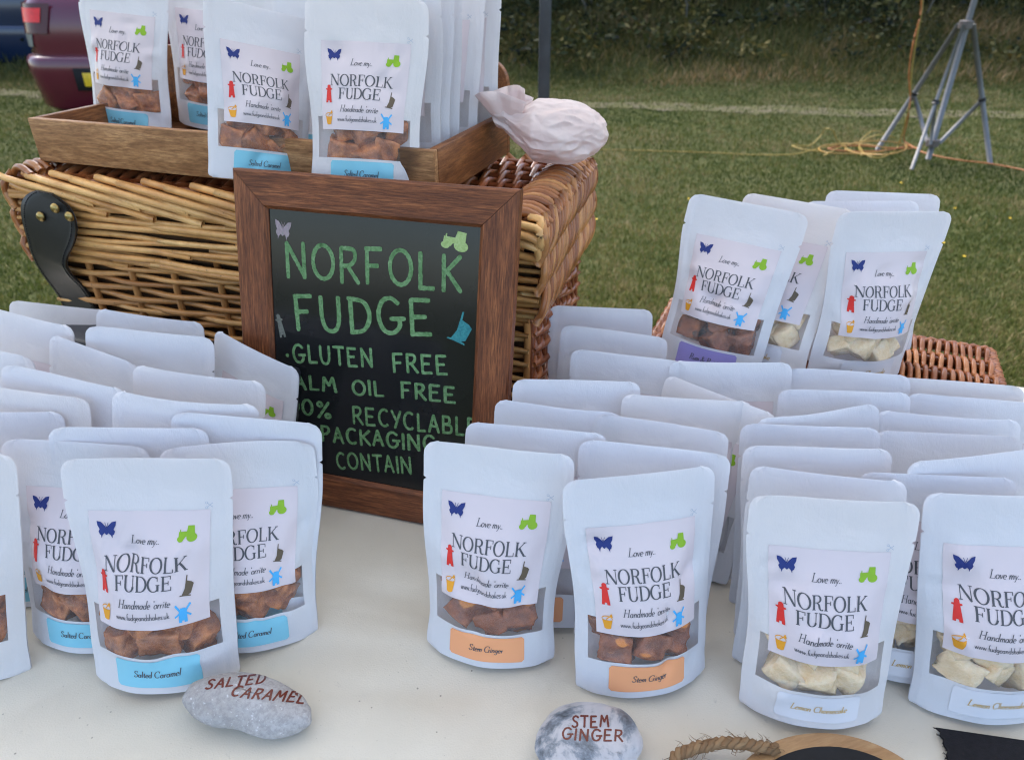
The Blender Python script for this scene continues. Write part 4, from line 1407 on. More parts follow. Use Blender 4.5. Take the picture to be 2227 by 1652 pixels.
def pebble(name, cpx, sx, sy, sz, yaw, mat, lines, label, seed, tilt=0.0, dent=0.0):
    c = at(*cpx, TABLE + sz)
    root = empty('painted_pebble', (c[0], c[1], TABLE), (0, 0, R(yaw)))
    tag(root, label, 'pebble', 'painted pebbles naming the flavours')
    bm = bmesh.new()
    bmesh.ops.create_icosphere(bm, subdivisions=5, radius=1.0)
    off = Vector((seed * 3.1, seed * 1.7, 0))
    for v in bm.verts:
        d = v.co.normalized()
        e = .78
        p = Vector([math.copysign(abs(q) ** e, q) for q in d]) ; p = d.lerp(p.normalized() * 1.0, .6)
        p *= 1 + .10 * noise.noise(d * 1.3 + off) + .025 * noise.noise(d * 4 + off) + .004 * noise.noise(d * 18 + off)
        x, y, z = p.x * sx, p.y * sy, p.z * sz
        y += dent * math.exp(-(x / (sx * .35)) ** 2) * (1 if d.y < 0 else .2)
        v.co = (x, y, z + sz + tilt * x)
    mz = min(v.co.z for v in bm.verts)
    for v in bm.verts: v.co.z = max(v.co.z - mz - .002, .0004)
    bm.normal_update()
    tree = BVHTree.FromBMesh(bm)
    me = bpy.data.meshes.new('stone'); bm.to_mesh(me); bm.free()
    me.materials.append(mat)
    me.polygons.foreach_set('use_smooth', np.full(len(me.polygons), True))
    o = bpy.data.objects.new('stone', me); COL.objects.link(o); o.parent = root
    M = Matrix.Translation((c[0], c[1], TABLE)) @ Matrix.Rotation(R(yaw), 4, 'Z')
    Mi = M.inverted()
    rg_ = np.random.default_rng(seed)
    tx = MB(); k = 0
    cp = Mi @ Vector(CAM)
    for (text, pa, pb_, cap_px, w) in lines:
        # laid out on a level plane through the top of the stone, then dropped onto the stone
        a = Mi @ Vector(at(*pa, TABLE + sz * 1.5)); b = Mi @ Vector(at(*pb_, TABLE + sz * 1.5))
        cp_ = Mi @ Vector(at(pa[0], pa[1] - cap_px, TABLE + sz * 1.5))
        d = np.array([b.x - a.x, b.y - a.y]); L = np.linalg.norm(d); d /= L; nn = np.array([-d[1], d[0]])
        cap = math.hypot(cp_.x - a.x, cp_.y - a.y)
        st, wd = layout_hand(text, cap, w, rg_, slant=.12, jitter=.05)
        for v, f in st:
            q = np.array([a.x, a.y]) + np.outer(v[:, 0] * L / wd, d) + np.outer(v[:, 1], nn)
            k += 1
            pts = []
            for (x, y) in q:
                P_ = Vector((x, y, sz * 1.5)); dr = (P_ - cp).normalized()
                h, n_, i_, ds = tree.ray_cast(cp, dr)
                if h is None:
                    h, n_, i_, ds = tree.find_nearest(P_)
                pts.append(tuple(h + n_ * (.00025 + .000015 * (k % 12))))
            tx.add(pts, f)
    tx.build('painted_name', M_paint, root)
    return root


def mat_stone(name, a, b_, c, speck):
    b = NB(name)
    v = b.coords()
    f = b.noise(v, 22, 5, .6, .4); g = b.noise(v, 240, 5, .7)
    col = b.ramp(f, [(0.3, a), (0.5, b_), (0.72, c)])
    col = b.mix(b.ramp(g, [(0.4, (.55,) * 3), (0.56, (0, 0, 0))]), col, speck)
    col = b.mix(b.ramp(b.noise(v, 330, 3, .6), [(0.62, (0, 0, 0)), (0.72, (.7,) * 3)]), col, (.72, .72, .75))
    b.set(col, .7, .3)
    b.bump(g, .5, .0012)
    return b.mat


M_st1 = mat_stone('grey_granite', (0.36, 0.335, 0.32), (0.44, 0.43, 0.44), (0.53, 0.52, 0.54), (0.26, 0.25, 0.26))
b = NB('flint'); v = b.coords()
f = b.noise(v, 21, 7, .68, .25); g = b.noise(v, 90, 6, .7, .5)
col = b.ramp(f, [(0.34, (0.05, 0.055, 0.065)), (0.42, (0.20, 0.23, 0.28)), (0.48, (0.46, 0.46, 0.50)), (0.66, (0.60, 0.575, 0.61))])
col = b.mix(b.ramp(g, [(0.62, (0, 0, 0)), (0.72, (.8,) * 3)]), col, (0.13, 0.10, 0.08))
b.set(col, .3, .5); b.bump(g, .3, .0012)
M_st2 = b.mat
pebble('p', (538, 1532), .0545, .0245, .0180, -11, M_st1, [('SALTED', (447, 1497), (576, 1484), 19, .17), ('CARAMEL', (500, 1512), (662, 1528), 20, .17)],
       'long pale grey pebble lettered in brown, before the front salted caramel pouch', 3, tilt=-.08, dent=.004)
pebble('p', (1281, 1604), .0430, .0340, .0150, -2, M_st2, [('STEM', (1244, 1580), (1326, 1580), 24, .17), ('GINGER', (1222, 1606), (1356, 1612), 24, .16)],
       'round white and blue grey flint pebble lettered in brown, below the stem ginger pouches', 6)

# ------------------------------------------------------------------ wooden tag with chalk face and twine; black card
tc = at(1727, 1596, TABLE + .006)
TR_ = .070
tg = empty('wooden_tag', (tc[0] + .008, tc[1] - TR_, TABLE + .0005), (0, 0, R(20)))
tag(tg, 'oval wooden tag with black chalk face and rough twine at its left end', 'tag')
def ell(a, b_, z, n=64): return [(a * math.cos(2 * math.pi * k / n), b_ * math.sin(2 * math.pi * k / n), z) for k in range(n)]
def disc(rings, n=64):
    v = [p for (a, b_, z) in rings for p in ell(a, b_, z, n)]
    f = [(i * n + k, i * n + (k + 1) % n, (i + 1) * n + (k + 1) % n, (i + 1) * n + k) for i in range(len(rings) - 1) for k in range(n)]
    f.append(tuple(range((len(rings) - 1) * n, len(rings) * n)))
    return v, f
m = MB(); m.add(*disc([(.0865, .0675, 0), (.088, .069, .0012), (.088, .069, .0055), (.0865, .0675, .0066)]))
m.build('tag_wood', mat_wood('tag_wood', (0.30, 0.15, 0.06), (0.46, 0.27, 0.13), (0.56, 0.36, 0.19), (1, 6, 6), 14, .5, .25), tg, sharp=40)
m = MB(); m.add(*disc([(.0755, .0565, .0068), (.0750, .0560, .0074)])); m.build('chalk_face', plain('chalk_face', (.010, .010, .012), .55, .3, var=.3, scale=60), tg, sharp=40)
tw = MB()
TMi = (Matrix.Translation((tc[0] + .008, tc[1] - TR_, TABLE + .0005)) @ Matrix.Rotation(R(20), 4, 'Z')).inverted()
path = catmull([tuple(TMi @ Vector(at(px, py, TABLE + z))) for px, py, z in ((1690, 1628, .0095), (1655, 1623, .012), (1600, 1614, .016), (1545, 1618, .012), (1490, 1633, .009), (1465, 1652, .008), (1480, 1690, .007), (1560, 1720, .007), (1640, 1725, .007))], .004)
tn = np.gradient(path, axis=0); tn /= np.linalg.norm(tn, axis=1, keepdims=True)
sdv = np.cross(tn, [0, 0, 1.0]); upv = np.cross(sdv, tn)
s_ = np.concatenate([[0], np.cumsum(np.linalg.norm(np.diff(path, axis=0), axis=1))])
for k in range(3):
    ph = s_ / .018 * 2 * math.pi + k * 2.094
    tw.tube(path + sdv * (np.cos(ph) * .0030)[:, None] + upv * (np.sin(ph) * .0030)[:, None], .0027, 7, 0, .3 + .2 * k)
rr_ = random.Random(2)
for k in range(170):
    i = rr_.randrange(len(path))
    d = Vector((rr_.gauss(0, 1), rr_.gauss(0, 1), rr_.gauss(0, 1))).normalized()
    p = path[i] + np.array(d) * .0045
    tw.tube([p, p + np.array(d) * .004 + tn[i] * .003, p + np.array(d) * .006 + tn[i] * rr_.uniform(-.002, .009)], [.0003, .00022, .0001], 3, 0, rr_.random())
tw.build('twine', mat_cane('jute', (0.16, 0.085, 0.04), (0.30, 0.18, 0.09), (0.42, 0.28, 0.15), .85), tg)
ka = at(2034, 1584, TABLE); kb = at(2226, 1612, TABLE)
kd = (kb - ka)[:2]; kyaw = math.atan2(kd[1], kd[0])
cdo = MB()
rr_ = random.Random(8)
n = 40; edge = []
for k in range(n): edge.append((rr_.uniform(-.0012, .0012) + .002 * math.sin(k * .4), -k * .13 / (n - 1)))
bot = [(x, y, 0) for x, y in edge]; topv = [(x + .0003, y, .0016) for x, y in edge]
rb = [(.16, y, 0) for x, y in edge]; rt = [(.16, y, .0016) for x, y in edge]
cdo.add(bot + topv + rb + rt, [(k, k + 1, n + k + 1, n + k) for k in range(n - 1)] + [(n + k, n + k + 1, 3 * n + k + 1, 3 * n + k) for k in range(n - 1)]
        + [(2 * n + k + 1, 2 * n + k, 3 * n + k, 3 * n + k + 1) for k in range(n - 1)] + [(0, n, 3 * n, 2 * n), (n - 1, 3 * n - 1, 4 * n - 1, 2 * n - 1)])
for k in range(90):
    i = rr_.randrange(n)
    p = np.array([edge[i][0], edge[i][1], .001])
    cdo.tube([p, p + np.array([-rr_.uniform(.0008, .0025), rr_.uniform(-.0015, .0015), rr_.uniform(-.0008, .0006)])], .00022, 3)
ko = cdo.build('black_card', plain('black_card', (.011, .010, .013), .8, .25, var=.25, scale=200, bump=.3), None, smooth=False)
ko.location = (ka[0], ka[1], TABLE + .0006); ko.rotation_euler = (0, 0, kyaw)
tag(ko, 'plain black card with a frayed left edge, cut by the bottom right picture corner', 'card')

# ------------------------------------------------------------------ ground
def mat_lawn():
    b = NB('mown_grass_ground')
    v = b.coords()
    big = b.noise(v, 0.9, 5, .6); mid = b.noise(v, 7, 6, .65); fine = b.noise(v, 75, 5, .7)
    col = b.ramp(mid, [(0.30, (0.033, 0.047, 0.010)), (0.5, (0.067, 0.080, 0.021)), (0.70, (0.122, 0.115, 0.041))])
    col = b.mix(b.ramp(big, [(0.45, (0, 0, 0)), (0.68, (.55,) * 3)]), col, (0.115, 0.096, 0.044))
    col = b.mix(b.ramp(fine, [(0.35, (.6,) * 3), (0.6, (0, 0, 0))]), col, (0.022, 0.030, 0.009))
    b.set(col, .9, .15)
    b.bump(fine, .8, .03)
    return b.mat


m = MB()
n = 61
gx = np.concatenate([[-140, -60], np.linspace(-25, 25, n), [60, 140]]); gy = np.concatenate([[-80, -30], np.linspace(-10, 40, n), [70, 140]])
GX, GY = np.meshgrid(gx, gy)
def ground_z(x, y):
    x = np.asarray(x, float); y = np.asarray(y, float)
    z = .012 * np.sin(x * 1.3 + .5) * np.sin(y * 1.1)
    return z * np.clip((np.hypot(x, y) - 1.5) / 3, 0, 1) * (y < 40)
m.add(np.stack([GX, GY, ground_z(GX, GY) - .012], -1).reshape(-1, 3), gridfaces(len(gx), len(gy)))
tag(m.build('ground', mat_lawn()), kind='structure')

# pale gravel track
tr0, tr1 = at(1300, 229, 0), at(2226, 249, 0)
td = (tr1 - tr0)[:2]; td /= np.linalg.norm(td)
m = MB()
n = 90; v = []
rr_ = random.Random(5)
for k in range(n):
    s = -7 + k * 20 / (n - 1)
    c = tr0[:2] + td * s
    nn = np.array([-td[1], td[0]])
    w0 = .21 + .07 * math.sin(k * 1.7) + rr_.uniform(-.04, .04)
    w1 = .21 + .07 * math.sin(k * 1.1 + 2) + rr_.uniform(-.04, .04)
    for w in (-w0, w1):
        p = c + nn * w
        v.append((p[0], p[1], float(ground_z(p[0], p[1])) - .006))
m.add(v, [(2 * k, 2 * k + 2, 2 * k + 3, 2 * k + 1) for k in range(n - 1)])
b = NB('gravel'); vv = b.coords(); f = b.noise(vv, 38, 6, .75); g = b.noise(vv, 6, 4, .6)
col = b.ramp(f, [(0.35, (0.075, 0.068, 0.040)), (0.55, (0.125, 0.108, 0.070)), (0.74, (0.26, 0.22, 0.17))])
col = b.mix(b.ramp(g, [(0.40, (0, 0, 0)), (0.56, (.85,) * 3)]), col, (0.085, 0.088, 0.028))
b.set(col, .9, .2); b.bump(f, .8, .02)
tag(m.build('track', b.mat), kind='structure')


def blades(name, pts, hgt, wid, lean, mat, rng, tone):
    """many single grass blades as one mesh; arrays only"""
    n = len(pts)
    ang = rng.uniform(0, 2 * np.pi, n)
    la = rng.uniform(0, 2 * np.pi, n)
    lm = lean * hgt * rng.random(n)
    dx, dy = np.cos(ang) * wid, np.sin(ang) * wid
    lx, ly = np.cos(la) * lm, np.sin(la) * lm
    P_ = np.zeros((n, 5, 3))
    P_[:, 0] = pts + np.stack([-dx, -dy, 0 * dx], 1)
    P_[:, 1] = pts + np.stack([dx, dy, 0 * dx], 1)
    mid = pts + np.stack([lx * .35, ly * .35, hgt * .55], 1)
    P_[:, 2] = mid + np.stack([dx * .75, dy * .75, 0 * dx], 1)
    P_[:, 3] = mid - np.stack([dx * .75, dy * .75, 0 * dx], 1)
    P_[:, 4] = pts + np.stack([lx, ly, hgt], 1)
    me = bpy.data.meshes.new(name)
    me.vertices.add(n * 5); me.vertices.foreach_set('co', P_.reshape(-1))
    base = np.arange(n)[:, None] * 5
    loops = np.concatenate([base + np.array([[0, 1, 2, 3]]), base + np.array([[3, 2, 4]])], 1).reshape(-1)
    me.loops.add(n * 7); me.loops.foreach_set('vertex_index', loops.astype(np.int32))
    me.polygons.add(n * 2)
    st = np.stack([np.arange(n) * 7, np.arange(n) * 7 + 4], 1).reshape(-1)
    me.polygons.foreach_set('loop_start', st.astype(np.int32))
    try: me.polygons.foreach_set('loop_total', np.tile([4, 3], n).astype(np.int32))
    except Exception: pass
    a = me.attributes.new('tone', 'FLOAT', 'POINT')
    a.data.foreach_set('value', np.repeat(tone, 5).astype(np.float32))
    me.update(calc_edges=True)
    me.materials.append(mat)
    o = bpy.data.objects.new(name, me); COL.objects.link(o)
    return o


def mat_blade(name, stops):
    b = NB(name)
    col = b.ramp(b.attr(), stops)
    b.set(col, .6, .25)
    tr = b.n('ShaderNodeBsdfTranslucent'); b.l(col, tr.inputs[0])
    ms = b.n('ShaderNodeMixShader'); ms.inputs[0].default_value = .3
    b.l(b.p.outputs[0], ms.inputs[1]); b.l(tr.outputs[0], ms.inputs[2]); b.l(ms.outputs[0], b.out.inputs[0])
    return b.mat


rg = np.random.default_rng(17)
N = 430000
# even in the picture: denser near, thinner far
yy = 1.15 * (11.0 / 1.15) ** rg.random(N)
xx = rg.uniform(-1.0, 1.0, N) * (yy + .25)
onroad = np.abs((np.stack([xx, yy], 1) - tr0[:2]) @ np.array([-td[1], td[0]])) < .20
keep = ~(onroad & (rg.random(N) < np.clip(.45 - .09 * (xx + .5), .05, .55)))
xx, yy = xx[keep], yy[keep]
n = len(xx)
pat = np.array([noise.noise(Vector((a * .9, b_ * .9, 0))) + .6 * noise.noise(Vector((a * 3.1, b_ * 3.1, 5))) + .55 * noise.noise(Vector((a * 9, b_ * 9, 2))) for a, b_ in zip(xx, yy)])
hg = rg.uniform(.014, .032, n) * (1 + .35 * pat) * np.clip(1 + (yy - 4) * .03, .8, 1.3)
tone = np.clip(.43 + .50 * pat + rg.normal(0, .20, n), 0, 1)
g = blades('grass', np.stack([xx, yy, ground_z(xx, yy) - .014], 1), np.maximum(hg, .008), .0016 + .00045 * yy, 1.0, mat_blade('grass_blade', [
    (0.0, (0.033, 0.053, 0.009)), (0.35, (0.074, 0.096, 0.021)), (0.62, (0.122, 0.126, 0.037)), (0.85, (0.207, 0.170, 0.074)), (1.0, (0.296, 0.237, 0.126))]), rg, tone)
tag(g, 'short mown lawn grass with dry straw coloured patches', 'grass', kind='stuff')

# rough bank below the hedge
N = 95000
yy = 8.7 + 3.5 * rg.random(N) ** .7; xx = rg.uniform(-1.1, 1.1, N) * (yy + .3)
bank = sstep(9.2, 12.0, yy) * .75
pat = np.array([noise.noise(Vector((a * .7, b_ * 1.4, 3))) for a, b_ in zip(xx, yy)])
hg = rg.uniform(.06, .26, N) * (1 + .5 * pat) * (.16 + .84 * sstep(8.7, 11.2, yy))
tone = np.clip(.45 + .4 * pat + rg.normal(0, .2, N), 0, 1)
g = blades('rough_grass', np.stack([xx, yy, bank * .9 - .02], 1), hg, .006, 1.3, mat_blade('rough_blade', [
    (0.0, (0.040, 0.053, 0.014)), (0.4, (0.102, 0.103, 0.026)), (0.7, (0.188, 0.143, 0.053)), (1.0, (0.436, 0.273, 0.140))]), rg, tone)
tag(g, 'long rough grass and weeds on the bank at the foot of the hedge', 'grass', kind='stuff')
m = MB()
ys = np.linspace(9.0, 13.2, 14); xs = np.linspace(-14, 14, 40)
GX, GY = np.meshgrid(xs, ys)
m.add(np.stack([GX, GY, sstep(9.2, 12.0, GY) * .72 - .10 + .05 * np.sin(GX * 2.1) * np.sin(GY * 3)], -1).reshape(-1, 3), gridfaces(40, 14))
tag(m.build('bank', plain('bank_earth', (0.055, 0.062, 0.020), .95, .1, var=.4, scale=6)), kind='structure')

# hedge: dense dark leaves on thin stems
hd = MB()
rr_ = random.Random(31)
def leaf_cloud(mb, c, rad, nl, size, t0):
    c = np.array(c)
    for _ in range(nl):
        d = np.array([rr_.gauss(0, .5), rr_.gauss(0, .5), rr_.gauss(0, .5)]) * rad
        p = c + d
        a = Vector((rr_.gauss(0, 1), rr_.gauss(0, 1), rr_.gauss(0, .6))).normalized()
        b_ = a.cross(Vector((rr_.gauss(0, 1), rr_.gauss(0, 1), rr_.gauss(0, 1)))).normalized()
        a = np.array(a) * size * rr_.uniform(.6, 1.2); b_ = np.array(b_) * size * rr_.uniform(.3, .6)
        mb.add([p - a, p + b_, p + a, p - b_], [(0, 1, 2, 3)], 0, min(1, max(0, t0 + rr_.gauss(0, .18))))
for k in range(460):
    x = rr_.uniform(-14.5, 15); z = rr_.uniform(.55, 3.2); y = 12.0 + .35 * (z - .5) * .5 + rr_.gauss(0, .30)
    leaf_cloud(hd, (x, y, z), (.50, .30, .42), 110, rr_.choice((.045, .06, .075)), rr_.choice((.05, .15, .2, .3, .55)))
for k in range(560):
    y = rr_.uniform(10.0, 12.0); x = rr_.uniform(-1.1, 1.1) * (y + .3)
    gz = float(sstep(9.2, 12.0, np.array(y))) * .72
    leaf_cloud(hd, (x, y, gz + rr_.uniform(.02, .16 + .22 * (y - 10.0))), (.30, .20, .14), 42, rr_.choice((.03, .04, .055)), rr_.choice((.1, .35, .5, .65, .85)))
mleaf = mat_blade('hedge_leaf', [(0.0, (0.009, 0.013, 0.006)), (0.35, (0.028, 0.037, 0.012)), (0.7, (0.074, 0.077, 0.022)), (1.0, (0.186, 0.144, 0.042))])
for k in range(230):
    x = rr_.uniform(-13, 14); y = 11.7 + rr_.uniform(-.35, .5); L = rr_.uniform(.5, 2.2); ang = rr_.gauss(0, .35); cv_ = rr_.gauss(0, .25)
    z0 = .3 + rr_.uniform(0, .7)
    t = np.linspace(0, 1, 7)
    hd.tube(np.stack([x + L * ang * t + cv_ * t ** 2, np.full(7, y) - .1 * t, z0 + L * t], 1), np.linspace(.014, .004, 7) * rr_.uniform(.5, 1.1), 5, 1)
for (pa, pb_, r_) in (((1800, 42), (1868, 86), .018), ((1792, 0), (1794, 44), .016), ((1484, 70), (1528, 128), .010), ((1600, 25), (1660, 95), .009), ((1265, 0), (1275, 35), .015), ((1490, 0), (1492, 40), .014), ((2050, -40), (2000, 60), .015)):
    a, b_ = at_depth(*pa, 11.2), at_depth(*pb_, 11.1)
    hd.tube([a, (a + b_) / 2 + np.array([.01, 0, .03]), b_], [r_ * .7, r_, r_ * .8], 6, 1)
hb = hd.build('hedge', [mleaf, plain('hedge_stem', (0.095, 0.085, 0.062), .8, .2, var=.3, scale=12)], smooth=False)
tag(hb, 'dense dark green overgrown hedge with bare stems along the far side', 'hedge', kind='stuff')
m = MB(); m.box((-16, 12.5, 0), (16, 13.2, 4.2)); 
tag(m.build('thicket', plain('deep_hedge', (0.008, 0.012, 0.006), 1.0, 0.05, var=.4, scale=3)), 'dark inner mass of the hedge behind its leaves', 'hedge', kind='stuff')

# a few flowers in the lawn
M_fl = plain('petal_yellow', (0.75, 0.50, 0.01), .5); M_st = plain('flower_stem', (0.05, 0.10, 0.02), .7)
proto = None
for (px, py) in ((1296, 479), (1287, 487), (1497, 435), (1647, 487), (1958, 400), (2195, 477), (2075, 455), (2095, 560), (2050, 530), (1960, 465)):
    p = at(px, py, .02)
    if proto is None:
        proto = empty('buttercup')
        m = MB()
        for k in range(5):
            a = k * 2 * math.pi / 5
            v = [(0, 0, 0)] + [(.008 * math.cos(a + d) * s, .008 * math.sin(a + d) * s, .003 * s) for d, s in ((-.55, .8), (-.25, 1.05), (.25, 1.05), (.55, .8))]
            m.add(np.array(v) + np.array([0, 0, .03]), [(0, 1, 2, 3, 4)])
        m.build('petals', M_fl, proto)
        m = MB(); m.tube([(0, 0, -.01), (.001, 0, .03)], .0008, 5); m.build('stem', M_st, proto)
        o = proto
    else:
        o = proto.copy(); COL.objects.link(o)
        for ch in proto.children:
            c_ = ch.copy(); COL.objects.link(c_); c_.parent = o
    o.location = (p[0], p[1], -.005)
    tag(o, 'small yellow buttercup flower growing in the mown grass', 'flower', 'buttercups in the lawn')

# ------------------------------------------------------------------ gazebo leg
gp = at_depth(1184, 100, 2.35)
gl = empty('gazebo', (gp[0], gp[1], 0))
tag(gl, 'open sided gazebo over the stall, one dark metal leg in view behind the paper bag', 'gazebo')
M_steel = plain('dark_steel', (.035, .042, .055), .4, .5, .4)
GX0, GX1, GY0 = -3.0, 3.0, -3.0
for (x, y) in ((0, 0), (GX0, 0), (GX1, 0), (GX0, GY0), (GX1, GY0)):
    m = MB(); m.box((x - .017, y - .017, .004), (x + .017, y + .017, 2.15)); lg = bevel(m.build('leg', M_steel, gl), .004, 3)
    m = MB(); m.box((x - .05, y - .05, -.002), (x + .05, y + .05, .005)); m.build('foot_plate', M_steel, lg)
m = MB()
v = [(GX0 - .03, GY0 - .03, 2.12), (GX1 + .03, GY0 - .03, 2.12), (GX1 + .03, .03, 2.12), (GX0 - .03, .03, 2.12)]
v2 = [(x, y, 1.98) for x, y, z in v]
rg0, rg1 = (-1.6, GY0 / 2, 2.85), (1.6, GY0 / 2, 2.85)
m.add(v + v2 + [rg0, rg1], [(0, 1, 9, 8), (1, 2, 9), (2, 3, 8, 9), (3, 0, 8)] + [(k, (k + 1) % 4, 4 + (k + 1) % 4, 4 + k) for k in range(4)])
b = NB('canopy_cloth'); b.set(b.ramp(b.noise(b.coords(), 3, 4), [(.3, (.72, .72, .71)), (.7, (.78, .78, .77))]), .7, .2)
tr_ = b.n('ShaderNodeBsdfTranslucent'); tr_.inputs[0].default_value = (.80, .78, .74, 1)
ms_ = b.n('ShaderNodeMixShader'); ms_.inputs[0].default_value = .50
b.l(b.p.outputs[0], ms_.inputs[1]); b.l(tr_.outputs[0], ms_.inputs[2]); b.l(ms_.outputs[0], b.out.inputs[0])
m.build('canopy', b.mat, gl, smooth=False)  # unseen roof, inferred from the leg in view, added to shade the table

# ------------------------------------------------------------------ lighting tripod with cables
M_galv = plain('galvanised_steel', (.165, .165, .17), .5, .5, .3, var=.12, scale=14)
base = at(2016, 352, 0)
def up_to(p, py):
    # height on the vertical through p that shows at picture row py
    lo, hi = 0.0, 3.0
    for _ in range(50):
        mz = (lo + hi) / 2
        d = np.array([p[0], p[1], mz]) - CAM
        c, s = math.cos(PITCH), math.sin(PITCH)
        dep = d[1] * c - d[2] * s; dn = -d[2] * c - d[1] * s
        if PH / 2 + FPX * dn / dep > py: lo = mz
        else: hi = mz
    return lo
zh, zl = up_to(base, 54), up_to(base, 311)
tri = empty('tripod_stand', (base[0], base[1], 0))
tag(tri, 'grey galvanised steel tripod stand on the grass at the upper right', 'tripod')
def loc(p): return np.asarray(p, float) - np.array([base[0], base[1], 0])
feet = [loc(at(1907, 327, 0)), loc(at(1981, 370, 0)), loc(at(2152, 357, 0))]
m = MB(); m.tube([(0, 0, .02), (.01, 0, zh), (.035, 0, 2.3)], .020, 10); m.build('centre_pole', M_galv, tri)
for z, nm in ((zh, 'leg_hub'), (zl, 'brace_hub')):
    m = MB(); m.lathe([(.030, z - .025), (.045, z - .022), (.045, z + .022), (.030, z + .025)], 14); m.build(nm, plain('hub_steel', (.13, .11, .10), .5, .5, .4), tri, sharp=40)
for k, ft in enumerate(feet):
    d = ft / np.linalg.norm(ft)
    tp_ = np.array([d[0] * .045, d[1] * .045, zh])
    m = MB(); m.tube([tp_, ft + np.array([0, 0, .004])], .0175 if k != 1 else .012, 10)
    lg = m.build('leg', M_galv, tri)
    md = tp_ + (ft - tp_) * .52
    m = MB(); m.tube([np.array([d[0] * .045, d[1] * .045, zl]), md], .014 if k != 1 else .011, 8); m.build('brace', M_galv, tri)
    m = MB(); m.tube([md - (ft - tp_) * .012, md + (ft - tp_) * .012], .026, 10); m.build('clamp', M_strap, lg)
def cable(name, pts, r, col, label, step=.03):
    m = MB(); m.tube(catmull(pts, step), r, 6)
    o = m.build(name, plain(name + '_skin_' + label[:6], col, .45, .4, var=.08))
    tag(o, label, 'cable')
    return o
def G(px, py, z=None): return at(px, py, (-.001 if px < 1720 else .018) if z is None else z)
def Hp(px, py): return at_depth(px, py, feet[0][1] * .5 + base[1] - .02)
def coil(c, r1, r2, n, ph, lift):
    return [G(c[0] + r1 * math.cos(ph + k * .9) * (1 + .08 * math.sin(k * 2.3)), c[1] + r2 * math.sin(ph + k * .9), .024 + lift * (.5 + .5 * math.sin(k * 1.7))) for k in range(n)]
cable('extension_cable', [Hp(1995, -60), Hp(2003, 20), Hp(1986, 90), Hp(1976, 160), Hp(1979, 215), Hp(1973, 260), G(1965, 305), G(1985, 322), G(1930, 322), G(1880, 318), G(1838, 318), G(1800, 324), G(1860, 330), G(1930, 327), G(1972, 318), G(1990, 322), G(2010, 333), G(2075, 347), G(2150, 356), G(2215, 368), G(2300, 390)],
      .0055, (0.33, 0.115, 0.03), 'orange cable hanging on the tripod and running right across the grass')
cable('extension_cable', [Hp(2000, -60), Hp(2006, 10), Hp(1990, 100), Hp(1981, 170), Hp(1979, 215), Hp(1968, 265), G(1952, 318), G(1925, 340), G(1895, 342), G(1868, 325), G(1880, 305), G(1915, 293), G(1945, 300), at(1900, 285, .10), G(1868, 312), G(1880, 338), G(1842, 324), at(1818, 302, .08), at(1812, 285, .15), at(1795, 280, .16), at(1787, 292, .08), G(1760, 317), G(1722, 316), G(1745, 325), G(1800, 332), G(1790, 338), G(1840, 312), G(1770, 326), G(1720, 336), G(1640, 337), G(1560, 333), G(1440, 329), G(1330, 326), G(1240, 330)],
      .0042, (0.30, 0.21, 0.04), 'yellow cable coiled beside the tripod with a long end across the grass')
cable('extension_cable', coil((1905, 322), 66, 15, 9, .3, .07) + coil((1850, 324), 76, 11, 8, 1.3, .04), .0046, (0.33, 0.19, 0.045), 'tangled ochre cable loops on the grass left of the tripod')

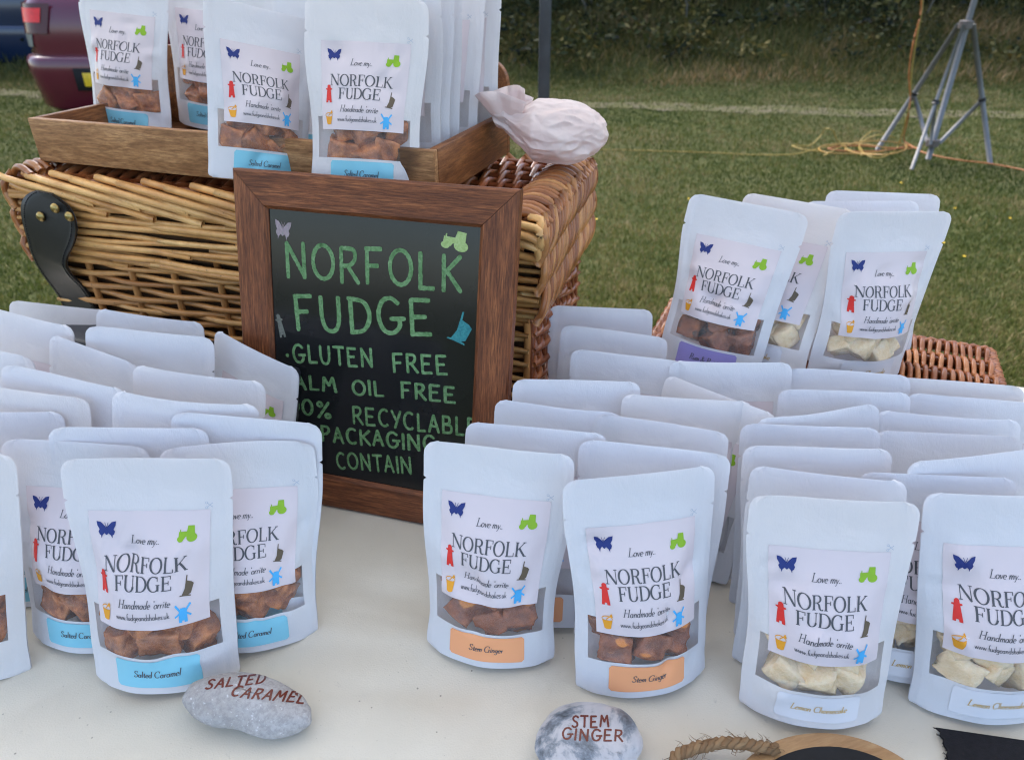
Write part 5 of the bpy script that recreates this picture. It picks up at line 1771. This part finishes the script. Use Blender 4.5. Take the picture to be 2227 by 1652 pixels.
# ------------------------------------------------------------------ cars
def car(name, label, loc_, yaw, paint, W=1.72, L=4.1, lamp=True, plate=True):
    root = empty(name, loc_, (0, 0, yaw))
    tag(root, label, 'car')
    hw_ = W / 2
    n = 72
    def ring(z, side, rear, front, r=.24):
        """rounded rectangle with slightly bowed ends, n points"""
        a, y0, y1 = hw_ - side, rear, L - front
        pts = []
        per = n // 4
        for q, (cx, cy, a0) in enumerate(((a - r, y1 - r, 0), (-a + r, y1 - r, 90), (-a + r, y0 + r, 180), (a - r, y0 + r, 270))):
            for k in range(per):
                t = math.radians(a0 + 90 * k / (per - 1))
                x, y = cx + r * math.cos(t), cy + r * math.sin(t)
                y += (.05 if q > 1 else -.05) * (x / a) ** 2
                pts.append((x, y, z))
        return pts
    def loft(rings, mat, nm, cap=True, sharp=50, parent=root):
        m = MB()
        v = [p for r in rings for p in r]
        f = [(i * n + k, i * n + (k + 1) % n, (i + 1) * n + (k + 1) % n, (i + 1) * n + k) for i in range(len(rings) - 1) for k in range(n)]
        if cap: f += [tuple(reversed(range(n))), tuple(range((len(rings) - 1) * n, len(rings) * n))]
        m.add(v, f)
        return m.build(nm, mat, parent, sharp=sharp)
    M_p = plain(name + '_paint', paint, .22, .6, .0, var=.05, scale=2)
    M_p.node_tree.nodes['Principled BSDF'].inputs['Coat Weight'].default_value = .25
    M_dk = plain(name + '_underside', (.012, .012, .013), .8, .2)
    M_gl = plain(name + '_glass', (.015, .018, .02), .06, .6)
    body = loft([ring(.30, .06, .10, .1), ring(.50, .03, .085, .06), ring(.60, .03, .085, .06), ring(.66, .02, .075, .05), ring(.78, .02, .08, .1), ring(.92, .03, .10, .35), ring(1.02, .07, .16, .95), ring(1.04, .09, .18, 1.05)], M_p, 'body')
    loft([ring(1.041, .11, .22, 1.15), ring(1.40, .26, .55, 1.95)], M_gl, 'window_band', parent=body)
    loft([ring(1.402, .255, .54, 1.94), ring(1.44, .28, .60, 2.0), ring(1.465, .36, .70, 2.1)], M_p, 'roof', parent=body)
    bmp = loft([ring(.09, .08, .10, .04), ring(.15, .03, .03, .0), ring(.44, .0, .0, -.02), ring(.525, .0, .0, -.02), ring(.555, .012, .02, .0), ring(.562, .03, .09, .06)], M_p, 'bumper')
    loft([ring(.13, .10, .20, .2), ring(.30, .09, .13, .1)], M_dk, 'underbody')
    if lamp:
        def patch(nm, s, x0, x1, z0, z1, mat, off, inset=0):
            # wraps round the rear corner, following the body outline; x0..x1 metres along it from the side
            m = MB(); nn, nz = 20, 6; v = []
            for j in range(nz):
                z = z0 + (z1 - z0) * j / (nz - 1)
                sd__ = .02 + .012 * max(0, (z - .74) / .14); re = .078 + .022 * max(0, (z - .74) / .14)
                a, r = hw_ - sd__, .24
                for k in range(nn):
                    d = x0 + (x1 - x0 + inset * (1 - j / (nz - 1))) * k / (nn - 1)
                    if d < 0: x, y, nx_, ny_ = a, re + r - d, 1, 0
                    elif d < r * math.pi / 2:
                        t = d / r; x, y, nx_, ny_ = a - r + r * math.cos(t), re + r - r * math.sin(t), math.cos(t), -math.sin(t)
                    else: x, y, nx_, ny_ = a - r - (d - r * math.pi / 2), re, 0, -1
                    y += .05 * (x / a) ** 2
                    v.append((s * (x + nx_ * off), y + ny_ * off, z))
            m.add(v, gridfaces(nn, nz, None, s > 0))
            return m.build(nm, mat, body)
        M_l1 = plain('lamp_dark_red', (.07, .003, .005), .2, .4); M_l2 = plain('lamp_red', (.85, .02, .02), .3, .4); M_l3 = plain('lamp_clear', (.22, .22, .20), .2, .5)
        for s in (-1, 1):
            t_ = patch('tail_lamp', s, -.14, .50, .735, .965, M_l1, .010, -.05)
            q = patch('brake_light', s, .20, .42, .82, .93, M_l2, .016, -.02); q.parent = t_
            q = patch('reversing_light', s, .06, .30, .625, .728, M_l3, .010, -.03); q.parent = t_
    if plate:
        m = MB(); m.box((-.26, -.012, .325), (.26, -.002, .435)); bevel(m.build('number_plate', plain('plate_yellow', (.72, .46, .02), .4, .4), bmp), .004)
        m = MB(); m.box((-.34, -.001, .29), (.34, .012, .47)); m.build('plate_recess', M_dk, bmp)
    for sx in (-1, 1):
        for wy in (.78, L - .85):
            w = MB()
            w.lathe([(.19, -.10), (.29, -.105), (.315, -.08), (.32, 0), (.315, .08), (.29, .105), (.19, .10)], 28, M=Matrix.Translation((sx * (hw_ - .10), wy, .315)) @ Matrix.Rotation(R(90), 4, 'Y'))
            wo = w.build('wheel', plain('tyre', (.02, .02, .02), .8, .2), root, sharp=40)
            r_ = MB(); r_.lathe([(.03, .112), (.10, .106), (.18, .110), (.19, .1)], 20, M=Matrix.Translation((sx * (hw_ - .10), wy, .315)) @ Matrix.Rotation(R(90 * sx), 4, 'Y'))
            r_.build('rim', plain('rim', (.4, .4, .42), .35, .5, .8), wo, sharp=40)
    return root


car('parked_car', 'maroon hatchback seen from behind, red tail lamp beside the crate pouches', (-3.46, 6.8, 0), R(-2), (0.115, 0.011, 0.026))
car('parked_car', 'dark blue car parked side on behind the maroon one at the left edge', (-4.2, 10.9, 0), R(88), (0.010, 0.022, 0.060), plate=False)
print('POUCHES', len(POUCHES))
